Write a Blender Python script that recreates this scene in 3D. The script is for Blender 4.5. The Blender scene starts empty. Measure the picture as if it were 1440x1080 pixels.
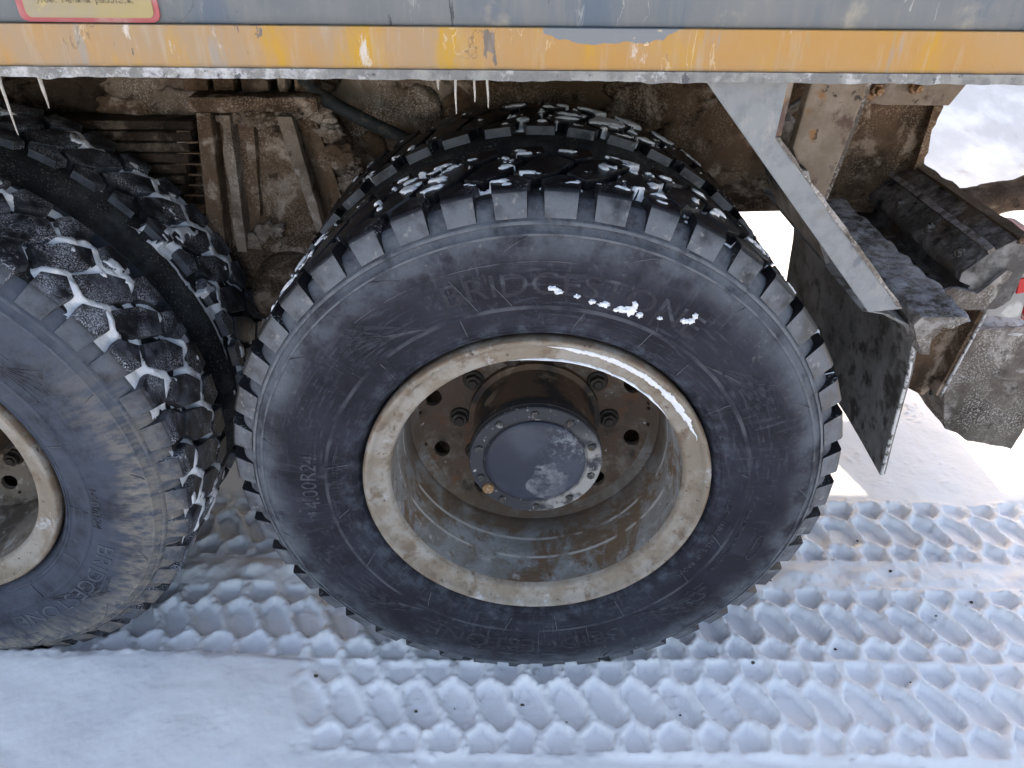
import bpy, bmesh, math, random
import numpy as np
from mathutils import Vector, Matrix, noise as mnoise
random.seed(7); rng = np.random.default_rng(11)
S = bpy.context.scene
COL = S.collection
R_ = math.radians

# ------------------------------------------------------------------ camera
CAM = Vector((-0.0474, -1.1461, 1.6056)); PITCH = 0.5795; ROLL = 0.0079; YAW = 0.0031; FPX = 1052.6
cd = bpy.data.cameras.new('camera'); cam = bpy.data.objects.new('camera', cd); COL.objects.link(cam)
right0 = Vector((math.cos(YAW), math.sin(YAW), 0))
fwd = Vector((-math.sin(YAW)*math.cos(PITCH), math.cos(YAW)*math.cos(PITCH), -math.sin(PITCH)))
up0 = Vector((-math.sin(YAW)*math.sin(PITCH), math.cos(YAW)*math.sin(PITCH), math.cos(PITCH)))
rr = right0*math.cos(ROLL) + up0*math.sin(ROLL); uu = up0*math.cos(ROLL) - right0*math.sin(ROLL)
mw = Matrix.Identity(4)
for i in range(3): mw[i][0] = rr[i]; mw[i][1] = uu[i]; mw[i][2] = -fwd[i]; mw[i][3] = CAM[i]
cam.matrix_world = mw
cd.sensor_fit = 'HORIZONTAL'; cd.sensor_width = 36; cd.lens = 36*FPX/1440; cd.clip_start = .02; cd.clip_end = 500
S.camera = cam

# ------------------------------------------------------------------ light
SUN_D = Vector((0.27, -1.0, -0.775)).normalized()            # the way the light travels
elev = math.asin(-SUN_D.z); az = math.atan2(-SUN_D.x, -SUN_D.y)
w = bpy.data.worlds.new('World'); S.world = w; w.use_nodes = True
nt = w.node_tree; nt.nodes.clear()
sky = nt.nodes.new('ShaderNodeTexSky'); sky.sky_type = 'NISHITA'; sky.sun_disc = False
sky.sun_elevation = elev; sky.sun_rotation = az
sky.air_density = 1.0; sky.dust_density = 4.0; sky.ozone_density = 0.6
bgn = nt.nodes.new('ShaderNodeBackground'); bgn.inputs[1].default_value = 0.13
out = nt.nodes.new('ShaderNodeOutputWorld')
nt.links.new(sky.outputs[0], bgn.inputs[0]); nt.links.new(bgn.outputs[0], out.inputs[0])
sd = bpy.data.lights.new('sun', 'SUN'); sd.energy = 2.0; sd.angle = R_(0.6); sd.color = (1, .95, .87)
sun = bpy.data.objects.new('sun', sd); COL.objects.link(sun)
sun.rotation_euler = SUN_D.to_track_quat('-Z', 'Y').to_euler(); sun.location = (-3, 12, 10)
S.view_settings.view_transform = 'Standard'; S.view_settings.look = 'None'
S.view_settings.exposure = 1.97; S.view_settings.gamma = 1; S.view_settings.use_curve_mapping = False
S.view_settings.use_white_balance = True; S.view_settings.white_balance_temperature = 7650; S.view_settings.white_balance_tint = 12
S.cycles.use_denoising = True; S.cycles.adaptive_threshold = .012
S.cycles.max_bounces = 6; S.cycles.diffuse_bounces = 3; S.cycles.glossy_bounces = 2; S.cycles.transmission_bounces = 2
S.cycles.caustics_reflective = False; S.cycles.caustics_refractive = False

# ------------------------------------------------------------------ helpers
def tag(o, label=None, cat=None, group=None, kind=None):
    if label: o['label'] = label
    if cat: o['category'] = cat
    if group: o['group'] = group
    if kind: o['kind'] = kind
    return o
def empty(name, loc, parent=None):
    o = bpy.data.objects.new(name, None); COL.objects.link(o); o.location = loc; o.empty_display_size = .1
    if parent: o.parent = parent
    return o
def link(name, me, parent=None, loc=(0, 0, 0)):
    o = bpy.data.objects.new(name, me); COL.objects.link(o); o.location = loc
    if parent: o.parent = parent
    return o
def auto_smooth(me, deg):
    if deg is None: return
    me.polygons.foreach_set('use_smooth', [True]*len(me.polygons))
    if deg < 180: me.set_sharp_from_angle(angle=R_(deg))
class MB:
    def __init__(s): s.v = []; s.f = []
    def add(s, vs, fs):
        o = len(s.v); s.v += [tuple(p) for p in vs]; s.f += [tuple(i+o for i in f) for f in fs]; return s
    def box(s, c, d, rot=None):
        h = [(sx*d[0]/2, sy*d[1]/2, sz*d[2]/2) for sx in (-1, 1) for sy in (-1, 1) for sz in (-1, 1)]
        c = Vector(c)
        vs = [c + (rot @ Vector(p) if rot else Vector(p)) for p in h]
        return s.add(vs, [(0, 1, 3, 2), (4, 6, 7, 5), (0, 4, 5, 1), (2, 3, 7, 6), (0, 2, 6, 4), (1, 5, 7, 3)])
    def prism(s, poly, axis, a, b):
        """poly of 2D points, extruded from a to b along axis (x: (y,z), y: (x,z), z: (x,y))"""
        def P(p, t): return {'x': (t, p[0], p[1]), 'y': (p[0], t, p[1]), 'z': (p[0], p[1], t)}[axis]
        n = len(poly)
        return s.add([P(p, a) for p in poly]+[P(p, b) for p in poly],
                     [tuple(range(n))[::-1], tuple(range(n, 2*n))]+[(i, (i+1) % n, n+(i+1) % n, n+i) for i in range(n)])
    def lathe(s, prof, n=96, c=(0, 0, 0), a0=0., a1=2*math.pi):
        """profile of (r, y) turned about the y axis"""
        full = abs(a1-a0-2*math.pi) < 1e-6; m = n if full else n+1; k = len(prof)
        vs = [(c[0]+r*math.cos(a0+(a1-a0)*i/n), c[1]+y, c[2]+r*math.sin(a0+(a1-a0)*i/n)) for i in range(m) for r, y in prof]
        fs = []
        for i in range(n):
            j = (i+1) % m
            for q in range(k-1): fs.append((i*k+q, i*k+q+1, j*k+q+1, j*k+q))
        return s.add(vs, fs)
    def tube(s, pts, rad, n=10):
        pts = [Vector(p) for p in pts]; k = len(pts)
        if not hasattr(rad, '__len__'): rad = [rad]*k
        vs = []
        for i, p in enumerate(pts):
            t = (pts[min(i+1, k-1)]-pts[max(i-1, 0)]).normalized()
            a = t.orthogonal().normalized() if i == 0 else (pa - t*pa.dot(t)).normalized()
            pa = a; b = t.cross(a)
            vs += [p + (a*math.cos(2*math.pi*j/n) + b*math.sin(2*math.pi*j/n))*rad[i] for j in range(n)]
        fs = [(i*n+j, i*n+(j+1) % n, (i+1)*n+(j+1) % n, (i+1)*n+j) for i in range(k-1) for j in range(n)]
        fs += [tuple(range(n))[::-1], tuple(range((k-1)*n, k*n))]
        return s.add(vs, fs)
    def mesh(s, name, mat, bevel=0, smooth=None, segs=2, fix=True):
        me = bpy.data.meshes.new(name); me.from_pydata(s.v, [], s.f)
        bm = bmesh.new(); bm.from_mesh(me)
        if fix: bmesh.ops.recalc_face_normals(bm, faces=bm.faces)
        if bevel:
            ed = [e for e in bm.edges if len(e.link_faces) == 2 and e.calc_face_angle(0) > R_(25)]
            bmesh.ops.bevel(bm, geom=ed, offset=bevel, segments=segs, profile=.6, affect='EDGES', clamp_overlap=True)
        bm.to_mesh(me); bm.free()
        auto_smooth(me, smooth); me.materials.append(mat); return me
    def build(s, name, mat, parent=None, loc=(0, 0, 0), **k):
        return link(name, s.mesh(name, mat, **k), parent, loc)
def roughen(me, cut, amp, scale, seed=0, maxlen=None):
    """subdivide and push the surface about: caked mud, hammered steel, snow"""
    bm = bmesh.new(); bm.from_mesh(me)
    bmesh.ops.triangulate(bm, faces=[f for f in bm.faces if len(f.verts) > 4])
    for _ in range(cut):
        ed = [e for e in bm.edges if maxlen is None or e.calc_length() > maxlen]
        if not ed: break
        bmesh.ops.subdivide_edges(bm, edges=ed, cuts=1, use_grid_fill=True)
    bmesh.ops.triangulate(bm, faces=[f for f in bm.faces if len(f.verts) > 4])
    bm.normal_update(); off = Vector((seed*3.1, seed*1.7, seed*.9)); mv = []
    for v in bm.verts:
        p = v.co*scale + off
        d = mnoise.noise(p) + .5*mnoise.noise(p*2.3) + .3*mnoise.noise(p*5.1)
        mv.append(v.normal*d*amp)
    for v, d in zip(bm.verts, mv): v.co += d
    bm.to_mesh(me); bm.free(); auto_smooth(me, 60)
    return me
# 2D value noise in numpy
_T = rng.random((256, 256))
def vnoise(x, y, o=(0, 0)):
    x = x+o[0]; y = y+o[1]; xi = np.floor(x).astype(int); yi = np.floor(y).astype(int); fx = x-xi; fy = y-yi
    fx = fx*fx*(3-2*fx); fy = fy*fy*(3-2*fy)
    a = _T[xi % 256, yi % 256]; b = _T[(xi+1) % 256, yi % 256]; c = _T[xi % 256, (yi+1) % 256]; d = _T[(xi+1) % 256, (yi+1) % 256]
    return (a*(1-fx)+b*fx)*(1-fy)+(c*(1-fx)+d*fx)*fy
def fbm(x, y, s, oct=4, o=(0, 0)):
    r = 0; a = 1; t = 0
    for i in range(oct):
        r = r+a*(vnoise(x*s, y*s, (o[0]+17*i, o[1]+31*i))-.5); t += a; a *= .5; s *= 2.03
    return r/t*2
def sst(e0, e1, x):
    t = np.clip((x-e0)/(e1-e0), 0, 1); return t*t*(3-2*t)

# ------------------------------------------------------------------ materials
def pmat(name, base, rough=.8, layers=(), bump=None, metallic=0., spec=.35, sub=0., bump2=None):
    m = bpy.data.materials.new(name); m.use_nodes = True; t = m.node_tree; N = t.nodes; L = t.links
    b = N['Principled BSDF']; b.inputs['Roughness'].default_value = rough; b.inputs['Metallic'].default_value = metallic
    b.inputs['Specular IOR Level'].default_value = spec
    geo = N.new('ShaderNodeNewGeometry'); tc = N.new('ShaderNodeTexCoord')
    def math_(op, a, c=None, clamp=False):
        n = N.new('ShaderNodeMath'); n.operation = op; n.use_clamp = clamp
        for i, q in enumerate((a, c)):
            if q is None: continue
            if isinstance(q, (int, float)): n.inputs[i].default_value = q
            else: L.new(q, n.inputs[i])
        return n.outputs[0]
    def mrange(v, lo, hi):
        n = N.new('ShaderNodeMapRange'); n.interpolation_type = 'SMOOTHSTEP'; L.new(v, n.inputs['Value'])
        n.inputs['From Min'].default_value = lo; n.inputs['From Max'].default_value = hi
        return n.outputs[0]
    def nz(scale, detail=4, stretch=(1, 1, 1), seed=0., rgh=.55, dist=0.):
        mp = N.new('ShaderNodeMapping'); L.new(geo.outputs['Position'], mp.inputs['Vector'])
        mp.inputs['Scale'].default_value = stretch; mp.inputs['Location'].default_value = (seed, seed*.7, seed*1.3)
        n = N.new('ShaderNodeTexNoise'); L.new(mp.outputs[0], n.inputs['Vector'])
        n.inputs['Scale'].default_value = scale; n.inputs['Detail'].default_value = detail; n.inputs['Roughness'].default_value = rgh
        n.inputs['Distortion'].default_value = dist
        return n.outputs['Fac']
    sx = N.new('ShaderNodeSeparateXYZ'); L.new(geo.outputs['Position'], sx.inputs[0])
    sn = N.new('ShaderNodeSeparateXYZ'); L.new(geo.outputs['Normal'], sn.inputs[0])
    so = N.new('ShaderNodeSeparateXYZ'); L.new(tc.outputs['Object'], so.inputs[0])
    col = None; rg = None
    def rgb(c):
        n = N.new('ShaderNodeRGB'); n.outputs[0].default_value = (*c, 1); return n.outputs[0]
    col = rgb(base); rg = N.new('ShaderNodeValue'); rg.outputs[0].default_value = rough; rg = rg.outputs[0]
    for i, l in enumerate(layers):
        if 'scale' in l: mk = mrange(nz(l['scale'], l.get('detail', 4), l.get('stretch', (1, 1, 1)), l.get('seed', i*3.7+1), l.get('rgh', .55), l.get('dist', 0)), l['lo'], l['hi'])
        else: mk = 1.0
        if 'crack' in l:
            cn = nz(l['crack'][0], 5, l.get('stretch', (1, 1, 1)), i*4.1+.6, .55, .4)
            mk = mrange(math_('ABSOLUTE', math_('SUBTRACT', cn, .5)), l['crack'][2], l['crack'][1])
        if 'polar' in l:
            ang = math_('ARCTAN2', so.outputs[0], so.outputs[2]); r_ = math_('SQRT', math_('ADD', math_('MULTIPLY', so.outputs[0], so.outputs[0]), math_('MULTIPLY', so.outputs[2], so.outputs[2])))
            cv = N.new('ShaderNodeCombineXYZ'); L.new(math_('MULTIPLY', ang, l['polar'][0]), cv.inputs[0]); L.new(math_('MULTIPLY', r_, l['polar'][1]), cv.inputs[1]); cv.inputs[2].default_value = i*3.3
            pn = N.new('ShaderNodeTexNoise'); L.new(cv.outputs[0], pn.inputs['Vector']); pn.inputs['Scale'].default_value = 1.; pn.inputs['Detail'].default_value = 6; pn.inputs['Roughness'].default_value = .62
            mk = mrange(pn.outputs['Fac'], l['lo'], l['hi'])
        if 'mod' in l: mk = math_('MULTIPLY', mk, mrange(nz(l['mod'][0], 5, (1, 1, 1), i*5.3+2), l['mod'][1], l['mod'][2]))
        def mul(a, c): return math_('MULTIPLY', a, c)
        if 'up' in l: mk = mul(mk, mrange(sn.outputs[2], *l['up']))
        if 'ny' in l: mk = mul(mk, mrange(math_('MULTIPLY', sn.outputs[1], -1.), *l['ny']))
        if 'rad' in l or 'rad2' in l:
            r = math_('SQRT', math_('ADD', math_('POWER', math_('ABSOLUTE', so.outputs[0]), 2.), math_('POWER', math_('ABSOLUTE', so.outputs[2]), 2.)))
            if l.get('radn'): r = math_('ADD', r, math_('MULTIPLY', math_('SUBTRACT', nz(l.get('radns', 14), 5, seed=i*2.1), .5), l['radn']))
            if 'rad' in l: mk = mul(mk, mrange(r, *l['rad']))
            if 'rad2' in l: mk = mul(mk, mrange(r, *l['rad2']))
        for key, src in (('x', sx.outputs[0]), ('y', sx.outputs[1]), ('z', sx.outputs[2]), ('ox', so.outputs[0]), ('oy', so.outputs[1]), ('oz', so.outputs[2])):
            for k2 in (key, key+'b'):
                if k2 in l: mk = mul(mk, mrange(src, *l[k2]))
        if 'ell' in l:     # a worn patch with its own outline: centre x, z, half sizes, noise
            cx, cz, ax, az_, na = l['ell']
            e = math_('ADD', math_('POWER', math_('ABSOLUTE', math_('DIVIDE', math_('SUBTRACT', sx.outputs[0], cx), ax)), 2.), math_('POWER', math_('ABSOLUTE', math_('DIVIDE', math_('SUBTRACT', sx.outputs[2], cz), az_)), 2.))
            e = math_('ADD', e, math_('MULTIPLY', math_('SUBTRACT', nz(l.get('ens', 45), 5, seed=4.2), .5), na))
            mk = mul(mk, mrange(e, 1.02, .96))
        if 'amt' in l: mk = mul(mk, l['amt'])
        mx = N.new('ShaderNodeMix'); mx.data_type = 'RGBA'
        if isinstance(mk, float): mx.inputs[0].default_value = mk
        else: L.new(mk, mx.inputs[0])
        L.new(col, mx.inputs[6]); L.new(rgb(l['col']), mx.inputs[7]); col = mx.outputs[2]
        if 'rough' in l:
            fm = N.new('ShaderNodeMix'); fm.data_type = 'FLOAT'
            if isinstance(mk, float): fm.inputs[0].default_value = mk
            else: L.new(mk, fm.inputs[0])
            L.new(rg, fm.inputs[2]); fm.inputs[3].default_value = l['rough']; rg = fm.outputs[0]
    L.new(col, b.inputs['Base Color']); L.new(rg, b.inputs['Roughness'])
    prev = None
    for bp in (bump, bump2):
        if not bp: continue
        bn = N.new('ShaderNodeBump'); L.new(nz(bp[0], bp[3] if len(bp) > 3 else 6, bp[4] if len(bp) > 4 else (1, 1, 1), 2.2, .6), bn.inputs['Height'])
        bn.inputs['Strength'].default_value = bp[1]; bn.inputs['Distance'].default_value = bp[2]
        if prev: L.new(prev, bn.inputs['Normal'])
        prev = bn.outputs[0]
    if prev: L.new(prev, b.inputs['Normal'])
    if sub:
        b.inputs['Subsurface Weight'].default_value = sub; b.inputs['Subsurface Radius'].default_value = (.012, .016, .02); b.inputs['Subsurface Scale'].default_value = 1.
    return m

DUST = (.122, .136, .158); RUB = (.014, .014, .020); SNOWC = (.90, .90, .915)
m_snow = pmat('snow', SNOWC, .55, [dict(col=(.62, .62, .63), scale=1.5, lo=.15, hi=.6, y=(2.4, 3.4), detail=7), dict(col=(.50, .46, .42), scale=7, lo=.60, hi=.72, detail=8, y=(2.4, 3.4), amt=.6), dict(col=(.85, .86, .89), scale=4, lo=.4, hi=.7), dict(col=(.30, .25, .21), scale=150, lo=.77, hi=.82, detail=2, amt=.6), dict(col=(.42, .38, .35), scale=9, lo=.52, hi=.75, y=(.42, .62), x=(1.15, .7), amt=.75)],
              bump=(60, .22, .005), bump2=(420, .14, .002), spec=.3)
m_clump = pmat('clump_snow', (.88, .90, .94), .6, [], bump=(140, .5, .004), spec=.3)
m_dirtsnow = pmat('frosted_mud_snow', (.62, .60, .60), .8, [dict(col=(.33, .28, .25), scale=60, lo=.45, hi=.7)], bump=(160, .5, .004))
def side_mat(name, sandy):
    ly = [dict(col=(.024, .025, .036), scale=7, lo=.38, hi=.62, detail=6),
          dict(col=DUST, scale=15, lo=.28, hi=.62, rad=(.480, .560), radn=.07, amt=.9, detail=8, rgh=.68),
          dict(col=(.070, .082, .105), scale=34, lo=.42, hi=.68, rad2=(.408, .365), amt=.85, detail=7, rgh=.65),
          dict(col=(.060, .066, .084), polar=(9, 150), lo=.50, hi=.72, amt=.8, mod=(7, .38, .58)),
          dict(col=(.075, .080, .098), polar=(60, 14), lo=.54, hi=.74, amt=.7, mod=(5, .42, .6)),
          dict(col=(.070, .078, .098), scale=60, lo=.52, hi=.70, detail=9, rgh=.75, amt=.8, mod=(6, .42, .62)),
          dict(col=(.17, .16, .15), scale=90, lo=.60, hi=.72, detail=6, rad=(.42, .56), amt=.7, mod=(8, .45, .6)),
          dict(col=(.14, .15, .165), rad=(.5432, .5445), rad2=(.5482, .5470), scale=24, lo=.38, hi=.6, amt=.8),
          dict(col=(.17, .18, .195), rad=(.5592, .5605), rad2=(.5655, .5642), scale=24, lo=.36, hi=.58, amt=.85),
          dict(col=(.09, .095, .11), rad=(.4152, .4165), rad2=(.4232, .4220), scale=9, lo=.40, hi=.62, amt=.7),
          dict(col=(.010, .010, .014), scale=14, lo=.56, hi=.70, detail=7, amt=.7)]
    if sandy:
        ly += [dict(col=(.070, .085, .115), scale=10, lo=.25, hi=.65, detail=8, rgh=.68, amt=.85),
               dict(col=(.23, .205, .175), polar=(34, 26), lo=.34, hi=.64, rad=(.455, .530), radn=.11, radns=16, z=(1.0, .55), amt=.85),
               dict(col=(.30, .27, .23), scale=40, lo=.52, hi=.66, detail=9, rgh=.72, rad=(.50, .56), radn=.08, zb=(.84, .45), amt=.8)]
    return pmat(name, RUB, .78, ly, bump=(230, .35, .002), bump2=(60, .25, .004), spec=.22)
m_side = side_mat('tyre_rubber_dusty', False); m_side_l = side_mat('tyre_rubber_sandy', True)
m_rib = pmat('rubber_mould_line', (.105, .11, .125), .8, [dict(col=(.035, .036, .045), scale=30, lo=.46, hi=.60)])
m_letter = pmat('rubber_lettering', (.024, .024, .032), .78, [dict(col=(.060, .066, .080), scale=45, lo=.48, hi=.7, detail=6)], bump=(230, .3, .002))
m_letter_l = pmat('rubber_lettering_dusted', (.060, .070, .092), .8, [dict(col=(.095, .105, .125), scale=40, lo=.45, hi=.65, detail=7)])
m_letter_dust = pmat('rubber_lettering_frosted', (.062, .066, .080), .7, [dict(col=(.022, .022, .03), scale=60, lo=.44, hi=.60, detail=5)], bump=(230, .3, .002))
m_block_r = pmat('tread_rubber_wet', (.009, .009, .012), .38, [
    dict(col=(.138, .15, .17), ny=(.72, .86), scale=22, lo=.25, hi=.6, detail=7, amt=.9, rough=.8),
    dict(col=(.24, .235, .225), ny=(.72, .86), scale=70, lo=.58, hi=.70, detail=5, amt=.8, rough=.8),
    dict(col=(.5, .53, .58), ny=(.7, .4), scale=260, lo=.56, hi=.68, detail=4, rough=.8, amt=.8, mod=(14, .50, .64))], bump=(160, .4, .003), spec=.5)
m_block_l = pmat('tread_rubber_frosted', (.016, .016, .020), .5, [
    dict(col=(.105, .118, .142), ny=(.70, .86), scale=28, lo=.25, hi=.6, detail=7, amt=.9, rough=.8), dict(col=(.24, .21, .175), ny=(.70, .86), scale=18, lo=.42, hi=.62, detail=9, rgh=.7, z=(.95, .45), amt=.85, rough=.9),
    dict(col=(.13, .14, .17), ny=(.80, .5), scale=20, lo=.45, hi=.68, detail=6, amt=.8, rough=.8),
    dict(col=(.62, .65, .72), ny=(.80, .5), scale=330, lo=.46, hi=.62, detail=4, rough=.8, amt=.9, mod=(16, .42, .66)),
    dict(col=(.62, .65, .72), ny=(.80, .5), scale=34, lo=.60, hi=.72, detail=9, rough=.8, rgh=.8, amt=.7)], bump=(160, .5, .003), spec=.4)
m_carc = pmat('tread_floor_rubber', (.013, .013, .015), .8, [dict(col=(.050, .052, .052), scale=12, lo=.42, hi=.66, detail=8, rgh=.7), dict(col=(.15, .14, .125), scale=260, lo=.56, hi=.68, detail=3, mod=(14, .40, .6))], bump=(160, .3, .002))
m_rim = pmat('rim_paint_tan', (.235, .195, .150), .7, [
    dict(col=(.315, .29, .255), scale=11, lo=.42, hi=.60, detail=8, rgh=.66), dict(col=(.17, .125, .09), scale=20, lo=.50, hi=.66, detail=8, rgh=.68),
    dict(col=(.42, .42, .42), scale=9, lo=.58, hi=.66, detail=8, rgh=.72), dict(col=(.16, .105, .07), rad=(.3425, .3465), scale=26, lo=.35, hi=.6, amt=.8), dict(col=(.09, .07, .055), scale=60, lo=.64, hi=.71, detail=5)], bump=(70, .5, .004))
m_barrel = pmat('rim_barrel', (.19, .178, .160), .75, [
    dict(col=(.27, .28, .28), scale=8, lo=.40, hi=.60, detail=8, rgh=.68, dist=.6), dict(col=(.15, .098, .062), scale=8, lo=.46, hi=.58, detail=9, rgh=.74, seed=9, dist=.4),
    dict(col=(.10, .072, .054), scale=8, lo=.28, hi=.58, oy=(.12, .21), amt=.9, detail=7),
    dict(col=(.48, .46, .43), scale=26, lo=.56, hi=.68, detail=9, rgh=.72, oyb=(.16, .06), amt=.8), dict(col=(.05, .042, .036), scale=40, lo=.62, hi=.70, detail=7, rgh=.7),
    dict(col=(.42, .40, .37), oy=(.094, .096), oyb=(.102, .100), scale=12, lo=.4, hi=.55), dict(col=(.42, .40, .37), oy=(.147, .149), oyb=(.156, .154), scale=12, lo=.42, hi=.55)], bump=(60, .5, .005))
m_disc = pmat('wheel_disc_rust', (.105, .072, .053), .8, [dict(col=(.20, .175, .15), scale=11, lo=.46, hi=.66, detail=8, rgh=.7), dict(col=(.14, .075, .045), scale=25, lo=.5, hi=.65), dict(col=(.045, .036, .03), scale=14, lo=.55, hi=.68, detail=7), dict(col=(.40, .39, .37), scale=60, lo=.66, hi=.74, detail=6)], bump=(90, .4, .003))
m_disc_l = pmat('wheel_disc_pale', (.20, .17, .14), .8, [dict(col=(.09, .07, .055), scale=10, lo=.45, hi=.60, detail=8, rgh=.68), dict(col=(.33, .31, .28), scale=30, lo=.56, hi=.68, detail=8)], bump=(90, .4, .003))
m_hub = pmat('hub_rust', (.12, .075, .05), .7, [dict(col=(.04, .033, .03), scale=13, lo=.45, hi=.62, detail=7), dict(col=(.22, .165, .12), scale=24, lo=.56, hi=.70, detail=8), dict(col=(.028, .026, .028), oy=(.150, .130), scale=30, lo=.25, hi=.5)], bump=(80, .4, .003))
m_cap = pmat('hub_cap_paint', (.030, .033, .048), .45, [
    dict(col=(.19, .20, .215), scale=30, lo=.34, hi=.66, detail=9, rgh=.78, ell=(.030, .552, .042, .050, 2.6), ens=26, rough=.85),
    dict(col=(.22, .24, .265), scale=60, lo=.48, hi=.62, detail=9, rgh=.75, x=(.0, .06), amt=.8), dict(col=(.055, .06, .08), scale=10, lo=.4, hi=.65)], bump=(140, .15, .002))
m_capfl = pmat('hub_flange_paint', (.036, .036, .042), .6, [
    dict(col=(.30, .29, .275), scale=24, lo=.38, hi=.55, detail=7, x=(-.02, .05), zb=(.70, .60), rough=.9), dict(col=(.33, .33, .33), scale=90, lo=.63, hi=.70, detail=4)], bump=(140, .3, .002))
m_nutblk = pmat('nut_black', (.034, .026, .021), .6, [dict(col=(.06, .05, .042), scale=60, lo=.5, hi=.68)])
m_bolt = pmat('bolt_steel', (.05, .048, .047), .55, [dict(col=(.26, .25, .24), scale=110, lo=.5, hi=.66), dict(col=(.12, .06, .03), scale=70, lo=.58, hi=.68)], metallic=.3)
m_black = pmat('black_steel', (.013, .012, .012), .7, [dict(col=(.05, .042, .036), scale=40, lo=.5, hi=.7)])
m_rustplug = pmat('rusty_plug', (.22, .12, .055), .8, [dict(col=(.36, .28, .2), scale=160, lo=.5, hi=.65)])
m_panel = pmat('body_paint_slate', (.130, .146, .158), .55, [
    dict(col=(.172, .180, .184), scale=5, lo=.4, hi=.65, detail=6), dict(col=(.098, .128, .165), scale=7, lo=.5, hi=.66, detail=6, stretch=(1, 1, .3)),
    dict(col=(.31, .32, .31), scale=26, lo=.60, hi=.70, detail=8, rgh=.72, stretch=(1, 1, .22)), dict(col=(.05, .055, .062), scale=30, lo=.685, hi=.70, detail=7, stretch=(1, 1, .15), rgh=.65),
    dict(col=(.30, .28, .235), scale=11, lo=.58, hi=.70, detail=7), dict(col=(.20, .20, .19), scale=45, lo=.48, hi=.70, detail=8, rgh=.7, stretch=(1, 1, .12), amt=.55), dict(col=(.045, .045, .05), crack=(9, .0012, .0045), stretch=(1, 1, .45), mod=(5, .54, .62), amt=.5), dict(col=(.55, .54, .50), crack=(13, .002, .006), stretch=(1, 1, .35), mod=(6, .56, .64), amt=.35)], bump=(22, .12, .004, 8, (1, 1, .3)), bump2=(140, .12, .001))
GREYP = (.185, .20, .212)
m_stripe = pmat('stripe_paint_yellow', (.42, .222, .063), .55, [
    dict(col=(.40, .235, .10), scale=6, lo=.34, hi=.66, detail=8, rgh=.65), dict(col=(.335, .240, .155), scale=7, lo=.36, hi=.64, detail=9, rgh=.66, x=(.15, -.30), stretch=(1, 1, .4)),
    dict(col=(.48, .26, .014), scale=11, lo=.52, hi=.72, detail=9, rgh=.68, stretch=(1, 1, .3)), dict(col=(.55, .50, .44), scale=28, lo=.62, hi=.70, detail=8, rgh=.7, stretch=(1, 1, .3)),
    dict(col=(.30, .25, .20), scale=30, lo=.62, hi=.70, detail=8, stretch=(1, 1, .15)), dict(col=(.24, .16, .09), z=(1.4005, 1.3955), scale=20, lo=.38, hi=.6, amt=.7), dict(col=(.16, .13, .11), scale=22, lo=.655, hi=.668, detail=7, rgh=.6, stretch=(1, 1, .35)),
    dict(col=(.40, .33, .26), scale=40, lo=.50, hi=.70, detail=8, rgh=.7, stretch=(1, 1, .15), amt=.5), dict(col=(.12, .09, .06), crack=(9, .0012, .0045), stretch=(1, 1, .45), mod=(5, .54, .62), amt=.5), dict(col=(.62, .53, .38), crack=(13, .002, .006), stretch=(1, 1, .35), mod=(6, .56, .64), amt=.35), dict(col=GREYP, ell=(.085, 1.4535, .100, .024, 1.5), ens=34), dict(col=(.60, .46, .30), scale=50, lo=.60, hi=.66, detail=5, ell=(.12, 1.44, .05, .012, .8))], bump=(22, .12, .003, 8, (1, 1, .3)), bump2=(140, .15, .001))
m_lip = pmat('frosted_sill', (.18, .18, .175), .7, [dict(col=(.28, .28, .265), scale=30, lo=.42, hi=.62, detail=8), dict(col=(.42, .42, .42), scale=30, lo=.54, hi=.64, detail=9, rgh=.75), dict(col=(.46, .46, .47), scale=30, lo=.45, hi=.58, detail=9, rgh=.78, x=(-.25, -.45)), dict(col=(.10, .10, .11), scale=70, lo=.62, hi=.69, detail=5)], bump=(120, .6, .004))
m_galv = pmat('galvanised_plate', (.225, .237, .245), .6, [dict(col=(.175, .187, .20), scale=30, lo=.40, hi=.64, detail=9, rgh=.72), dict(col=(.31, .30, .285), scale=22, lo=.54, hi=.70, detail=9, rgh=.75, stretch=(1, 1, .4)), dict(col=(.20, .18, .155), scale=9, lo=.54, hi=.66, detail=9, rgh=.72, amt=.7), dict(col=(.16, .165, .175), crack=(14, .001, .004), mod=(7, .5, .6), amt=.7), dict(col=(.20, .13, .09), scale=60, lo=.70, hi=.74), dict(col=(.14, .15, .165), scale=16, lo=.68, hi=.74)], bump=(60, .2, .003), metallic=.0)
def mud(name, base, pale, dark, seed=0., frost=.5, top=0.):
    return pmat(name, base, .92, [dict(col=dark, scale=5, lo=.45, hi=.64, seed=seed+1, detail=7, rgh=.62), dict(col=pale, scale=7, lo=.52, hi=.64, seed=seed+2, detail=9, rgh=.70, dist=.5, amt=.9),
        dict(col=tuple(min(1, c*1.35) for c in pale), scale=240, lo=.45, hi=.72, seed=seed+3, detail=5, amt=frost, mod=(10, .40, .62)), dict(col=tuple(c*.5 for c in dark), scale=26, lo=.60, hi=.72, seed=seed+4, detail=7, amt=.8), dict(col=(.50, .49, .53), scale=30, lo=.38, hi=.60, seed=seed+5, detail=9, rgh=.72, up=(.35, .85), amt=top)], bump=(38, .7, .012), bump2=(220, .6, .003), spec=.15)
m_mud = mud('mud_brown', (.170, .108, .070), (.50, .40, .325), (.075, .046, .029))
m_mud_pale = mud('mud_frosted', (.30, .235, .185), (.60, .51, .45), (.11, .072, .048), 5., .8)
m_mud_dark = mud('mud_dark', (.072, .049, .036), (.20, .15, .115), (.030, .021, .016), 9., .25)
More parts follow.
